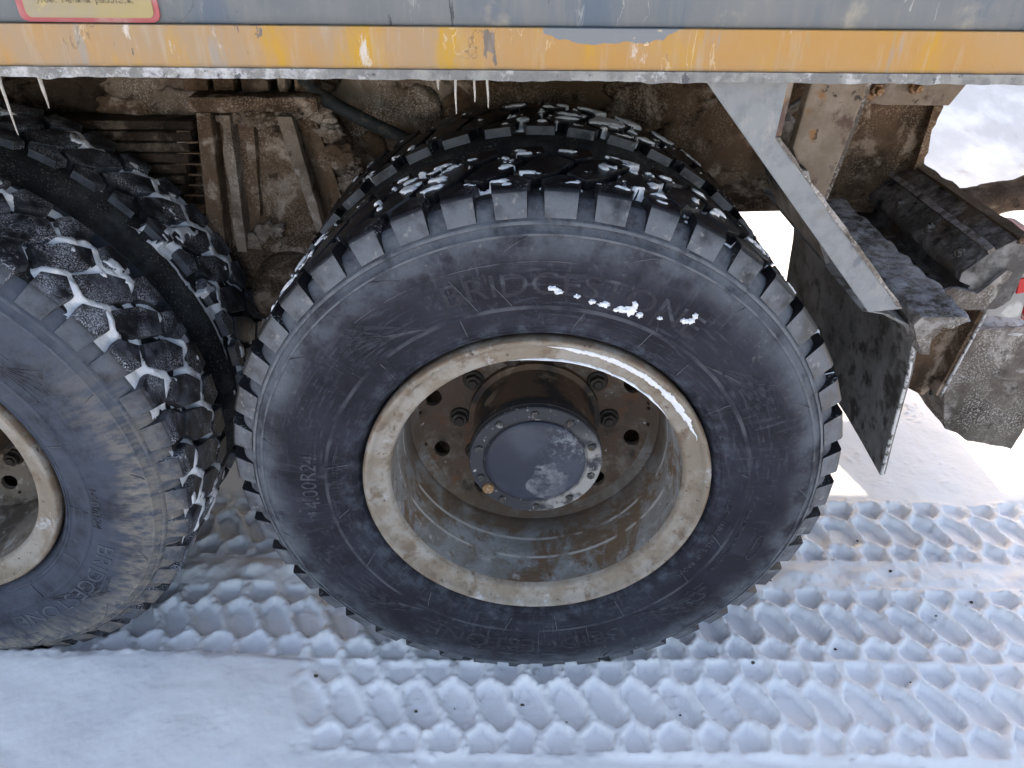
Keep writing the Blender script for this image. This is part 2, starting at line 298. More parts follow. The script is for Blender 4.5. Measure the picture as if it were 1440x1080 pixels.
m_mud_grey = mud('mud_grey', (.145, .125, .108), (.36, .335, .315), (.065, .053, .045), 13., .9, .75)
m_mud_mid = mud('mud_mid', (.118, .075, .048), (.34, .26, .20), (.048, .031, .020), 17., .5)
m_post = pmat('post_paint', (.19, .148, .112), .75, [dict(col=(.29, .245, .205), scale=9, lo=.42, hi=.66, detail=9, rgh=.68), dict(col=(.095, .058, .048), scale=9, lo=.54, hi=.63, detail=8, rgh=.66), dict(col=(.26, .14, .065), scale=20, lo=.58, hi=.68, detail=7), dict(col=(.05, .042, .036), scale=45, lo=.62, hi=.70, detail=6)], bump=(60, .3, .003))
m_flap = pmat('mud_flap_rubber', (.155, .148, .142), .65, [dict(col=(.32, .31, .30), scale=6, lo=.42, hi=.64, detail=8, rgh=.66), dict(col=(.30, .295, .29), scale=60, lo=.54, hi=.70, detail=8, rgh=.7, zb=(.80, .58), mod=(9, .36, .6)), dict(col=(.13, .12, .11), scale=30, lo=.55, hi=.70, detail=8), dict(col=(.05, .043, .037), scale=20, lo=.5, hi=.65)], bump=(60, .4, .004))
m_flapedge = pmat('frost_edge', (.55, .54, .53), .8, [dict(col=(.12, .11, .10), scale=90, lo=.48, hi=.6)])
m_beam = pmat('beam_grimy_black', (.085, .078, .073), .8, [dict(col=(.25, .24, .235), scale=10, lo=.46, hi=.64, detail=7, rgh=.65), dict(col=(.14, .105, .08), scale=6, lo=.48, hi=.64, detail=8), dict(col=(.42, .41, .44), scale=34, lo=.46, hi=.66, detail=9, rgh=.74, up=(.3, .8), amt=.6), dict(col=(.025, .023, .022), scale=16, lo=.56, hi=.68, detail=7)], bump=(50, .7, .008))
m_red = pmat('red_lens', (.50, .010, .014), .4, [dict(col=(.45, .36, .33), scale=22, lo=.50, hi=.60, detail=6, rough=.8)])
m_lampgrey = pmat('lamp_housing', (.29, .28, .27), .7, [dict(col=(.50, .49, .47), scale=20, lo=.5, hi=.65), dict(col=(.26, .12, .05), scale=18, lo=.63, hi=.70)], bump=(60, .3, .003))
m_ice = pmat('milky_ice', (.42, .39, .34), .25, [dict(col=(.55, .53, .49), scale=40, lo=.4, hi=.6)], bump=(60, .2, .002), spec=.5)
m_ice.node_tree.nodes['Principled BSDF'].inputs['Transmission Weight'].default_value = .35
m_hose = pmat('hose_rubber', (.022, .026, .028), .7, [dict(col=(.10, .085, .07), scale=40, lo=.5, hi=.7)])
m_sticker = pmat('sticker_yellow', (.36, .29, .14), .6, [dict(col=(.30, .265, .21), scale=10, lo=.36, hi=.62, detail=6), dict(col=(.70, .55, .12), scale=14, lo=.60, hi=.70)], bump=(140, .15, .001))
m_stred = pmat('sticker_red', (.42, .11, .12), .6, [dict(col=(.42, .27, .25), scale=12, lo=.40, hi=.60, detail=7)])
m_ink = pmat('sticker_ink', (.16, .13, .08), .7, [dict(col=(.42, .36, .2), scale=200, lo=.5, hi=.6)])
m_crumb = pmat('dirt_crumb', (.09, .075, .06), .95, [])

# ------------------------------------------------------------------ tread layout, shared by the tyres and by the prints in the snow
RT = .613; ZC = .600; NB = 44; P = 2*math.pi*RT/NB
Srow = [(-.028, .034), (.028, .034), (.036, .070), (.003, .103), (-.033, .072)]
Crow = [(-.052, .115), (-.018, .083), (.020, .117), (.052, .185), (.018, .217), (-.020, .183)]
rot180 = lambda pl: [(-a, .30-y) for a, y in pl]
ROWS = [(Srow, .026), (Crow, 0.), (rot180(Srow), -.026)]
def tread_dist(a, y):
    """signed distance-like value, positive inside a block"""
    best = np.full(np.broadcast(a, y).shape, -1.)
    for pl, off in ROWS:
        u = (a-off+P/2) % P - P/2
        area = sum(pl[i][0]*pl[(i+1) % len(pl)][1]-pl[(i+1) % len(pl)][0]*pl[i][1] for i in range(len(pl)))
        d = np.full(best.shape, 9.)
        for i in range(len(pl)):
            (x0, y0), (x1, y1) = pl[i], pl[(i+1) % len(pl)]
            ex, ey = x1-x0, y1-y0; ln = math.hypot(ex, ey); sg = 1 if area > 0 else -1
            d = np.minimum(d, sg*(ex*(y-y0)-ey*(u-x0))/ln)
        best = np.maximum(best, d)
    return best

# ------------------------------------------------------------------ the snow ground
LX = -1.345; LY = .025          # the second axle: its wheel centre and set-back
def grow(a, b, n, p=2.2): return [a+(b-a)*((i+1)/n)**p for i in range(n)]
xs = np.array(sorted([-1.75-v for v in grow(0, 60, 26, 3)])+list(np.arange(-1.75, 2.1, .0052))+[2.1+v for v in grow(0, 60, 40, 3)])
ys = np.array(sorted([-.5-v for v in grow(0, 30, 16, 3)])+list(np.arange(-.5, 1.15, .0046))+[1.15+v for v in grow(0, 90, 90, 3)])
X, Y = np.meshgrid(xs, ys)
H = .020*fbm(X, Y, 1.6, 3) + .006*fbm(X, Y, 9, 3) + .018
far = sst(1.0, 2.6, Y); H += far*(.05*fbm(X, Y, 1.2, 5) + .02*fbm(X, Y, 6, 4))
H += sst(3.5, 6.0, Y+.5*fbm(X, Y, .35, 3))*(2.0 + .4*fbm(X, Y, .3, 3, (5, 2))) + sst(3.2, 4.4, Y)*(.16*fbm(X, Y, .9, 5) + .06*fbm(X, Y, 4, 4))  # snow bank added behind, steep near face shaped to keep background snow in shade
H += sst(-2.5, -9, Y)*.5*fbm(X, Y, .3, 3)
wx = .010*fbm(X, Y, 3.5, 3, (3, 9)); wy = .008*fbm(X, Y, 3, 3, (40, 3))
def strip(H, y0, x_on, phase, depth, ridge, lean=0., crumble=1.):
    yl = Y - y0 + wy - lean*X; a = -X + wx + phase
    uc = np.floor((a+P/2)/P); rc = np.floor(yl/.09)
    yl = yl + .007*fbm(X, Y, 14, 2, (61, 3)); a = a + .006*fbm(X, Y, 11, 3, (21, 6))
    worn = sst(-.1, .45, fbm(X, Y, 2.6, 3, (31+phase*100, 5)))
    d = tread_dist(a, yl) + .0028*fbm(X, Y, 45, 3, (7, 1))
    cell = np.clip((d+.0012)/.0095, 0, 1); cell = (cell*.6+.4*sst(0, 1, cell))*(1-.35*worn)
    wide = sst(.010, .034, yl+.012*fbm(X, Y, 9, 4))*(1-sst(.268, .292, yl+.012*fbm(X, Y, 9, 4, (5, 5))))
    m = wide*x_on
    u = ((a+.4*(yl-.15)+P/2) % P)/P-.5
    floor = -depth*(.60+.5*fbm(X, Y, 3, 2, (8, 1))) + .005*(vnoise(uc*3.7, rc*5.1)-.5) + .0045*u + .0028*fbm(X, Y, 34, 4, (1, 8))
    rg = ridge*(.82+.55*fbm(X, Y, 11, 3, (5, 1))) + .006*fbm(X, Y, 30, 3, (12, 4))*crumble + .004*fbm(X, Y, 100, 2, (2, 6))*crumble
    tr = rg*(1-cell) + floor*cell
    return H*(1-m) + tr*m
on0 = sst(-.62, -.46, X+.10*fbm(X, Y, 7, 3, (8, 8))); one = np.ones_like(X)
H = strip(H, .0, one, 0.03, .015, .021)
H = strip(H, .345, one, 0.06, .013, .023, crumble=1.0)
H = strip(H, -.236, on0, 0.00, .015, .020, lean=.0, crumble=.6)
# a soft ridge squeezed up between the twin tyres, crumbs along it
H += .012*np.exp(-((Y+wy-.318)/.022)**2)*(.5+fbm(X, Y, 9, 3, (6, 6)))
# loose snow heaped in front of the second wheel
H += .022*sst(-.50, -.85, X+.06*fbm(X, Y, 5, 3))*(1-sst(.02, .075, Y+.012*fbm(X, Y, 20, 3)))
# ploughed crumbs at the edges of the tracks
lum = np.maximum(0, fbm(X, Y, 55, 2, (9, 3))-.33)*np.clip(fbm(X, Y, 5, 3, (14, 2))+.25, 0, 1)
H += .030*lum*sst(1.6, 1.0, Y)*np.maximum(sst(-.6, -.3, X), .12) + .0007*fbm(X, Y, 140, 2, (3, 3))*sst(1.6, 1.0, Y)
H += .016*np.exp(-((Y+wy-.318)/.035)**2)*fbm(X, Y, 18, 4, (16, 9))
nx, ny = len(xs), len(ys)
co = np.stack([X, Y, H], -1).reshape(-1, 3).astype(np.float32)
idx = np.arange(nx*ny).reshape(ny, nx)
q = np.stack([idx[:-1, :-1], idx[:-1, 1:], idx[1:, 1:], idx[1:, :-1]], -1).reshape(-1, 4)
me = bpy.data.meshes.new('snow_ground'); me.vertices.add(len(co)); me.vertices.foreach_set('co', co.ravel())
me.loops.add(q.size); me.loops.foreach_set('vertex_index', q.ravel().astype(np.int32))
me.polygons.add(len(q)); me.polygons.foreach_set('loop_start', np.arange(0, q.size, 4, dtype=np.int32))
me.polygons.foreach_set('use_smooth', np.ones(len(q), bool)); me.update(calc_edges=True); me.materials.append(m_snow)
tag(link('snow_ground', me), 'trampled white snow with zigzag tyre tracks', kind='structure')
def ground_z(x, y):
    i = min(nx-1, max(0, np.searchsorted(xs, x))); j = min(ny-1, max(0, np.searchsorted(ys, y))); return float(H[j, i])

# ------------------------------------------------------------------ the truck
truck = empty('dump_truck', (0, 1.2, 0)); T = truck
tag(truck, 'muddy dump truck with slate-grey body, yellow stripe and twin rear tyres on snow', 'truck')
OFF = Vector((0, 1.2, 0))
def part(mb, name, mat, parent=T, **k):
    """parts are modelled in world coordinates"""
    o = mb.build(name, mat, None, **k); o.parent = parent
    o.matrix_parent_inverse = Matrix.Translation(-world_of(parent)); return o
def world_of(p):
    v = Vector(p.location)
    if p.matrix_parent_inverse: v = p.matrix_parent_inverse @ v
    return v + (world_of(p.parent) if p.parent else Vector((0, 0, 0)))

# body
part(MB().box((-.85, 1.228, 2.13), (4.5, 2.44, 1.36)), 'body', m_panel, bevel=.002)
body = bpy.data.objects['body']
# worn stripe and sill below it
part(MB().box((-.85, .003, 1.4223), (4.5, .012, .0550)), 'stripe', m_stripe, bevel=.001)
sill = MB().box((-.85, .010, 1.3885), (4.5, .036, .0125))
o = part(sill, 'sill', m_lip)
me = o.data; bm = bmesh.new(); bm.from_mesh(me)
ed = [e for e in bm.edges if abs(e.verts[0].co.x-e.verts[1].co.x) > 1]; bmesh.ops.subdivide_edges(bm, edges=ed, cuts=520)
for v in bm.verts:
    if v.co.y < .02 and v.co.z < 1.388:
        v.co.z += -.0035*max(0, mnoise.noise(Vector((v.co.x*38, 0, 1)))+.2) - .003*max(0, mnoise.noise(Vector((v.co.x*9, 4, 1))))
        v.co.y += .002*mnoise.noise(Vector((v.co.x*60, 3, 1)))
bm.to_mesh(me); bm.free()
part(MB().box((-.85, 1.24, 1.420), (4.5, 2.40, .05)), 'body_floor', m_mud_dark)
# sticker with red border
st = MB()
def rrect(x0, z0, x1, z1, r, n=6):
    pts = []
    for cx, cz, a in ((x1-r, z1-r, 0), (x0+r, z1-r, 90), (x0+r, z0+r, 180), (x1-r, z0+r, 270)):
        pts += [(cx+r*math.cos(R_(a+90*i/n)), cz+r*math.sin(R_(a+90*i/n))) for i in range(n+1)]
    return pts
sk = part(MB().prism(rrect(-.742, 1.4515, -.546, 1.535, .012), 'y', .0045, .0085), 'warning_sticker', m_stred)
part(MB().prism(rrect(-.731, 1.4575, -.553, 1.528, .008), 'y', .0025, .0085), 'sticker_face', m_sticker, parent=sk)
def text_mesh(txt, size, ext=.0, bold=0., res=3):
    c = bpy.data.curves.new('txt', 'FONT'); c.body = txt; c.size = size; c.extrude = ext; c.offset = bold; c.resolution_u = res
    c.align_x = 'CENTER'; c.align_y = 'CENTER'
    o = bpy.data.objects.new('txt', c); COL.objects.link(o)
    dg = bpy.context.evaluated_depsgraph_get(); me = bpy.data.meshes.new_from_object(o.evaluated_get(dg))
    bpy.data.objects.remove(o); bpy.data.curves.remove(c); return me
me = text_mesh('утом.  Нельзя  работать.', .0115, .0006)
for v in me.vertices: x, y, z = v.co; v.co = (-.645+x, .0024-z, 1.4795+y)
me.materials.append(m_ink); o = link('sticker_print', me, sk); o.matrix_parent_inverse = Matrix.Translation(-world_of(sk))
me = text_mesh('работать под кузовом', .010, .0006)
for v in me.vertices: x, y, z = v.co; v.co = (-.640+x, .0024-z, 1.4985+y)
me.materials.append(m_ink); o = link('sticker_print', me, sk); o.matrix_parent_inverse = Matrix.Translation(-world_of(sk))

# ---- wheels
def sidewall_y(r):
    pr = PROF
    for i in range(len(pr)-1):
        (r0, y0), (r1, y1) = pr[i], pr[i+1]
        if r0 <= r <= r1: return y0+(y1-y0)*(r-r0)/(r1-r0)
    return 0.
PROF = [(.338, .050), (.349, .034), (.3545, .016), (.362, .004), (.3665, .0), (.3685, .0015), (.374, -.003), (.3765, -.0015), (.392, -.006), (.412, -.0095), (.416, -.0118), (.421, -.0120), (.4235, -.0102),
        (.445, -.0125), (.465, -.0135), (.487, -.0130), (.505, -.0105), (.524, -.0070), (.542, -.0018), (.5445, -.0033), (.5475, -.0024), (.5495, .0014), (.5585, .0080), (.5605, .0058), (.5645, .0082), (.5668, .0130),
        (.5705, .0175), (.576, .0215), (.5825, .0268), (.589, .0335), (.5945, .0440), (.5950, .0620), (.5945, .0800)]
CARC = PROF + [(.5945, .15)] + [(r, .30-y) for r, y in PROF[::-1]]
carc_mesh = {}
def carcass(mat, key):
    if key not in carc_mesh:
        CARC = PROF + [(.5945, .15)] + [(r, .30-y) for r, y in PROF[::-1]]
        if key.endswith('I'):
            pf = [q for q in PROF if q[0] < .53]+[(.545, .0015), (.560, .008), (.574, .0165), (.585, .0265), (.5925, .041), (.5945, .06)]; CARC = pf+[(.5945, .15)]+[(r, .30-y) for r, y in pf[::-1]]
        me = MB().lathe(CARC, 200).mesh('tyre', mat, smooth=40); me.materials.append(m_carc)
        for p in me.polygons:
            if math.hypot(p.center.x, p.center.z) > (.54 if key.endswith('I') else .5925): p.material_index = 1
        carc_mesh[key] = me
    return carc_mesh[key]
def block_mesh(pl, shoulder, mat, seed, inner=False):
    """a tread block: foot ring sunk in the tyre, walls with draft, worn top edge"""
    rg = random.Random(seed)
    cx = sum(p[0] for p in pl)/len(pl); cy = sum(p[1] for p in pl)/len(pl)
    rings = [[], [], [], []]
    if inner and cy < .1: pl = [(a, .103-(.103-y)*.70) for a, y in pl]
    for a, y in pl:
        a += rg.uniform(-.0026, .0026); y += rg.uniform(-.0016, .0016)
        side = shoulder and (y < .05 or y > .25)
        near = y < .15
        if side:
            y = (.0525 if inner else .0345) if near else .2655
            foot = ((.582, .040 if near else .280) if inner else (.5690, .0125 if near else .2875)); mid = (.6065, (.0485 if inner else .0285) if near else .2715)
            rings[0].append((a*.97, foot[1], foot[0])); rings[1].append((a*1.0, mid[1], mid[0]))
            rings[2].append((a*.985, y+(.0005 if near else -.0005), RT-.0012)); rings[3].append((a*.96, y+(.004 if near else -.004), RT))
        else:
            f = 1.06; rings[0].append((cx+(a-cx)*f, cy+(y-cy)*f, .586)); rings[1].append((a, y, RT-.0050))
            rings[2].append((cx+(a-cx)*.985, cy+(y-cy)*.985, RT-.0014)); rings[3].append((cx+(a-cx)*.962, cy+(y-cy)*.962, RT-rg.uniform(0, .0012)))
    n = len(pl); vs = []
    for rgn in rings: vs += [(r*math.sin(a/RT), y, r*math.cos(a/RT)) for a, y, r in rgn]
    fs = [(k*n+i, k*n+(i+1) % n, (k+1)*n+(i+1) % n, (k+1)*n+i) for k in range(3) for i in range(n)]+[tuple(range(3*n, 4*n))]
    m = MB(); m.add(vs, fs); return m.mesh('tread_block', mat, smooth=28)
VAR = 6
def block_set(mat, inner=False): return [[block_mesh(pl, i in (0, 2), mat, 50*i+k, inner) for k in range(VAR)] for i, (pl, off) in enumerate(ROWS)]
BS = {'r': block_set(m_block_r), 'l': block_set(m_block_l), 'rI': block_set(m_block_r, True), 'lI': block_set(m_block_l, True)}
bkey = lambda k: WH[k][1]+('' if WH[k][3] else 'I')
def project(p):
    d = p-CAM; z = d.dot(fwd)
    if z < .05: return None
    return 720+FPX*d.dot(rr)/z, 540-FPX*d.dot(uu)/z, z
cand = []
# wheel key: name, centre, material set, phase of tread
WH = {'ro': ((0, 0, ZC), 'r', 8.0, True), 'ri': ((0, .360, ZC), 'r', 2.4, False), 'lo': ((LX, LY, ZC), 'l', 3.0, True), 'li': ((LX, LY+.360, ZC), 'l', 6.3, False)}
wheel = {}
for k, (c, ms, ph, outer) in WH.items():
    wl = empty('wheel', (0, 0, 0), T); wl.location = Vector(c)-OFF; wheel[k] = wl
    for i, (pl, off) in enumerate(ROWS):
        yc = sum(p[1] for p in pl)/len(pl)
        for j in range(NB):
            th = R_(ph+360*j/NB) - off/RT
            n = Vector((math.cos(th), 0, math.sin(th))); p = Vector(c)+n*RT+Vector((0, yc, 0))
            s = 0
            pr = project(p)
            if pr and -25 < pr[0] < 1465 and pr[1] < 1000:
                v = (CAM-p); dist = v.length; s = max(0, n.dot(v)/dist)
                if i == 0 and outer: s = max(s, .55)
                if i == 0 and not outer and th % (2*math.pi) < math.pi: s = max(s, .1)
                if p.z < .15 and i: s = 0
                if k == 'ri' and not (R_(15) < th % (2*math.pi) < R_(165)): s = 0
                s /= dist**2
            cand.append((s, k, i, th, (j*7+i) % VAR))
cand.sort(key=lambda t: -t[0])
solo = [t for t in cand[:285] if t[0] > 0]; rest = [t for t in cand if t not in solo] if False else cand[len(solo):]
for s, k, i, th, v in solo:
    o = link('tread_block', BS[bkey(k)][i][v], wheel[k]); o.rotation_euler.y = math.pi/2 - th
for k in WH:
    bm = bmesh.new()
    for s, kk, i, th, v in rest:
        if kk != k: continue
        n0 = len(bm.verts); bm.from_mesh(BS[bkey(k)][i][v]); bm.verts.ensure_lookup_table()
        bmesh.ops.transform(bm, matrix=Matrix.Rotation(math.pi/2-th, 4, 'Y'), verts=bm.verts[n0:])
    me = bpy.data.meshes.new('tread'); bm.to_mesh(me); bm.free(); auto_smooth(me, 28); me.materials.append(m_block_r if WH[k][1] == 'r' else m_block_l)
    tag(link('tread', me, wheel[k]), kind='stuff')
    link('tyre', carcass(m_side if WH[k][1] == 'r' else m_side_l, bkey(k)), wheel[k])

# rim, disc, hub of the outer wheels
RIM = [(.338, .052), (.348, .034), (.3500, .014), (.3495, .003), (.3470, -.0015), (.3430, -.0030), (.3385, -.0015), (.3350, .0030), (.3315, .0075), (.3270, .0100), (.3200, .0118), (.3120, .0128), (.3075, .0125), (.3040, .0130), (.3010, .0155), (.2985, .0200), (.2965, .026)]
BAR = [(.2965, .026), (.2955, .050), (.2945, .090), (.2920, .098), (.2915, .135), (.2870, .150), (.2862, .185), (.2800, .196), (.2795, .215), (.262, .232)]
DSC = [(.262, .232), (.250, .242), (.235, .249), (.215, .254), (.190, .256), (.150, .256), (.120, .256)]
def face_holes(prof, holes, n=180):
    """lathe the disc finely and cut round holes out of it by dropping faces and snapping their rims"""
    m = MB().lathe(prof, n)
    return m
def disc_mesh(mat, phase, nh=10, rh=.234, hr=.0175):
    # polar grid between two radii with true elliptical holes: build flat with bmesh booleans avoided
    bm = bmesh.new(); nr = 26; na = 360; r0, r1 = .12, .262
    vg = {}
    def yat(r):
        for (ra, ya), (rb, yb) in zip(DSC[:-1], DSC[1:]):
            if rb <= r <= ra: return ya+(yb-ya)*(ra-r)/(ra-rb)
        return DSC[-1][1]
    hc = [(rh*math.cos(R_(phase+36*i)), rh*math.sin(R_(phase+36*i)), R_(phase+36*i)) for i in range(nh)]
    def warp(x, z):
        for hx, hz, ha in hc:
            dx, dz = x-hx, z-hz; dr = dx*math.cos(ha)+dz*math.sin(ha); dt = -dx*math.sin(ha)+dz*math.cos(ha)
            e = math.hypot(dr/(hr*1.0), dt/(hr*1.25))
            if e < .68: return None
            if e < 1.25: f = 1/e; return hx+dx*f, hz+dz*f
        return x, z
    pts = {}
    for i in range(nr+1):
        r = r0+(r1-r0)*i/nr
        for j in range(na):
            a = 2*math.pi*j/na; wv = warp(r*math.cos(a), r*math.sin(a))
            if wv: pts[i, j] = bm.verts.new((wv[0], yat(math.hypot(*wv)), wv[1]))
    for i in range(nr):
        for j in range(na):
            ks = [(i, j), (i+1, j), (i+1, (j+1) % na), (i, (j+1) % na)]
            if all(k in pts for k in ks):
                f = bm.faces.new([pts[k] for k in ks])
    bmesh.ops.remove_doubles(bm, verts=bm.verts, dist=1e-5)
    bmesh.ops.recalc_face_normals(bm, faces=bm.faces)
    me = bpy.data.meshes.new('wheel_disc'); ret = bmesh.ops.extrude_face_region(bm, geom=list(bm.faces))
    for e in ret['geom']:
        if isinstance(e, bmesh.types.BMVert): e.co.y += .012
    bmesh.ops.recalc_face_normals(bm, faces=bm.faces)
    bm.to_mesh(me); bm.free(); auto_smooth(me, 35); me.materials.append(mat); return me
def hexprism(mb, c, r, h, rot=0, dome=True):
    pts = [(c[0]+r*math.cos(rot+i*math.pi/3), c[2]+r*math.sin(rot+i*math.pi/3)) for i in range(6)]
    mb.prism(pts, 'y', c[1]-h, c[1]+.004); return mb
rim_me = MB().lathe(RIM, 160).mesh('rim', m_rim, smooth=35)
bar_me = MB().lathe(BAR, 160).mesh('rim_barrel', m_barrel, smooth=30)
hub_me = MB().lathe([(.150, .262), (.1495, .242), (.138, .238), (.1345, .225), (.133, .150), (.1345, .128), (.141, .122), (.1415, .104), (.136, .100)], 96).mesh('hub', m_hub, smooth=35)
flange_me = MB().lathe([(.1400, .108), (.1405, .092), (.1385, .0895), (.1120, .0895), (.1085, .0930), (.1060, .0930), (.100, .100)], 96).mesh('hub_flange', m_capfl, smooth=35)
cap_me = MB().lathe([(.1062, .099), (.1058, .0880), (.1030, .0845), (.094, .0815), (.060, .0785), (.020, .0770), (.0001, .0768)], 96).mesh('hub_cap', m_cap, smooth=35)
bolt_me = hexprism(MB(), (0, 0, 0), .0088, .0060).mesh('bolt', m_bolt, bevel=.0012)
nut_me = hexprism(MB().lathe([(.0235, .004), (.0235, -.004), (.0205, -.006), (.0001, -.006)], 20).lathe([(.0105, -.006), (.0105, -.022), (.0085, -.024), (.0001, -.024)], 14), (0, -.006, 0), .0185, .012).mesh('wheel_nut', m_nutblk, bevel=.0012)
dr_me = disc_mesh(m_disc, 167.); dl_me = disc_mesh(m_disc_l, 352.)
bar_l = bar_me.copy(); bar_l.materials.clear(); bar_l.materials.append(m_disc_l)
for k in ('ro', 'lo'):
    wl = wheel[k]; link('rim', rim_me, wl); link('rim_barrel', bar_me if k == 'ro' else bar_l, wl); link('wheel_disc', dr_me if k == 'ro' else dl_me, wl)
    link('hub', hub_me, wl); link('hub_flange', flange_me, wl); link('hub_cap', cap_me, wl)
    for i in range(10):
        a = R_(90+36*i+2); o = link('bolt', bolt_me, wl, (.124*math.cos(a), .0905, .124*math.sin(a))); o.rotation_euler.y = i*1.3
    for i in range(10):
        a = R_(90+36*i+18+(0 if k == 'ro' else 9)); o = link('wheel_nut', nut_me, wl, (.171*math.cos(a), .254, .171*math.sin(a))); o.rotation_euler.y = i*.7
    o = link('grease_plug', MB().lathe([(.0125, .004), (.0125, -.008), (.0105, -.010), (.005, -.009), (.0001, -.0085)], 18).mesh('grease_plug', m_rustplug, smooth=35), wl, (.123*math.cos(R_(215)), .0905, .123*math.sin(R_(215))))
for k in ('ri', 'li'):
    link('brake_drum', MB().lathe([(.13, -.05), (.21, -.04), (.215, .12), (.215, .26), (.10, .27)], 64).mesh('brake_drum', m_black, smooth=35), wheel[k])
    link('rim', MB().lathe([(.338, .05), (.348, .03), (.346, .0), (.330, .0), (.30, .02), (.295, .28), (.348, .30)], 96).mesh('rim', m_mud_dark, smooth=35), wheel[k])

# sidewall lettering and mould lines
def bend(me, rad, ang, flip=False, h=.0016):
    """lay a flat text mesh along the sidewall: x runs along the circle, y outwards"""
    for v in me.vertices:
        x, y, z = v.co
        r = rad+(y if not flip else -y); th = R_(ang) - (x if not flip else -x)/rad
        yy = sidewall_y(r); v.co = (r*math.cos(th), yy - (h if z > 0 else -.002), r*math.sin(th))
def ring_text(wl, txt, size, rad, ang, mat, flip=False, bold=0., h=.0016, stretch=1., name='raised_lettering'):
    me = text_mesh(txt, size, .001, bold)
    for v in me.vertices: v.co.x *= stretch
    bend(me, rad, ang, flip, h); me.materials.append(mat); return link(name, me, wl)
def outline_text(wl, txt, size, rad, ang, mat, **k): return ring_text(wl, txt, size, rad, ang, mat, **k)
ro, lo = wheel['ro'], wheel['lo']
ring_text(ro, 'BRIDGESTONE', .060, .463, 83, m_letter, stretch=1.18, h=.0008)
ring_text(ro, 'BRIDGESTONE', .060, .463, 268, m_letter, stretch=1.18, h=.0008)
ring_text(ro, '14.00R24', .044, .452, 178, m_letter_dust, stretch=.95)
ring_text(ro, 'TUBELESS', .014, .402, 172, m_letter_dust, stretch=1.2)
ring_text(ro, 'REGROOVABLE   ALL STEEL RADIAL', .013, .393, -19, m_letter_dust, stretch=1.22)
ring_text(ro, 'TREAD 5 PLIES STEEL   SIDEWALL 1 PLY STEEL', .0095, .415+.021, -17, m_letter_dust, stretch=1.0)
ring_text(lo, 'BRIDGESTONE', .052, .455, -48, m_letter_l, stretch=1.15)
ring_text(lo, '14.00R24', .026, .432, -10, m_letter_dust, stretch=1.2)
ring_text(lo, 'BRIDGESTONE', .052, .455, 62, m_letter_l, stretch=1.15)
def rib(mb, pts, wd=.0011, h=.0012):
    """thin raised mould line through points (radius, degrees)"""
    P3 = []
    for i in range(len(pts)-1):
        (r0, a0), (r1, a1) = pts[i], pts[i+1]
        n = max(2, int(max(abs(a1-a0)/2.5, abs(r1-r0)/.012)))
        P3 += [(r0+(r1-r0)*t/n, a0+(a1-a0)*t/n) for t in range(n)]
    P3.append(pts[-1]); vs = []
    q = [Vector((r*math.cos(R_(a)), r*math.sin(R_(a)))) for r, a in P3]
    for i, p in enumerate(q):
        t = (q[min(i+1, len(q)-1)]-q[max(0, i-1)]).normalized(); nn = Vector((-t.y, t.x))*wd/2
        y = sidewall_y(p.length)
        for sgn, dy in ((-1, .002), (-1, -h), (1, -h), (1, .002)): vs.append((p.x+sgn*nn.x, y+dy, p.y+sgn*nn.y))
    fs = [(4*i+j, 4*i+j+1, 4*i+j+5, 4*i+j+4) for i in range(len(q)-1) for j in range(3)]
    return mb.add(vs, fs)
def fan(mb, a0, a1, sgn=1):
    """a leaf-shaped fan of ribs at the end of the brand name"""
    for i in range(6):
        f = i/5
        rib(mb, [(.4235, a0), (.440+.012*f, a0+(a1-a0)*(.35+.1*f)), (.446+.058*f, a0+(a1-a0)*(1.0-.28*f))], .0010)
    for i in range(46):
        f = (i+1)/47; a = a0+(a1-a0)*f*.98; lo_, hi_ = .4235+.026*f, .4235+.085*min(1, f*1.5)*(1-.55*max(0, f-.6))
        for g in (.12, .42, .72): rib(mb, [(lo_+(hi_-lo_)*g, a), (lo_+(hi_-lo_)*(g+.22), a+.25*sgn)], .0008, .0008)
for wl, key in ((ro, 1), (lo, 2)):
    mb = MB(); rg = random.Random(key)
    for a in (137, 110, 83, 66, 47, 33, 12, -14, -37, -60, -84, -96, -127, -152, 190, 168):
        a += rg.uniform(-3, 3); r0 = rg.choice((.372, .377, .384)); rib(mb, [(r0, a), (.4165, a+rg.uniform(-3, 3))], .0012, .0013)
    for a in (105, 97, 62, -95, -88, -73, 140): rib(mb, [(.4235, a), (rg.uniform(.44, .50), a+rg.uniform(-4, 4))], .0009)
    for a in range(0, 360, 24): rib(mb, [(.522, a+rg.uniform(-4, 4)), (.545, a+rg.uniform(-4, 4))], .0010)
    rib(mb, [(.503, 84+i*2) for i in range(0, 24)], .0009, .0009); rib(mb, [(.503, 252+i*2) for i in range(0, 20)], .0009, .0009)
    tag(mb.build('mould_lines', m_rib, wl, fix=True), kind='stuff')
    for fa in ((118, 138, 1), (46, 26, -1), (302, 326, 1), (236, 214, -1)):
        mb = MB(); fan(mb, *fa); tag(mb.build('fan_ornament', m_letter_dust, wl), kind='stuff')
mb = MB()
for s in (0, 1): rib(mb, [(.478+s*.016, -14-t) for t in range(0, 7)], .0013)
rib(mb, [(.478, -14), (.482, -12.8), (.490, -12.8), (.494, -14)], .0013); rib(mb, [(.478, -20), (.482, -21.2), (.490, -21.2), (.494, -20)], .0013)
for a, b in (((.44, -39), (.478, -37)), ((.44, -43), (.478, -41.5))): rib(mb, [a, b], .0012)
rib(mb, [(.44, -39), (.44, -43)], .0012); rib(mb, [(.478, -37), (.478, -41.5)], .0012)
mb.build('mould_plate_outline', m_letter_dust, ro)

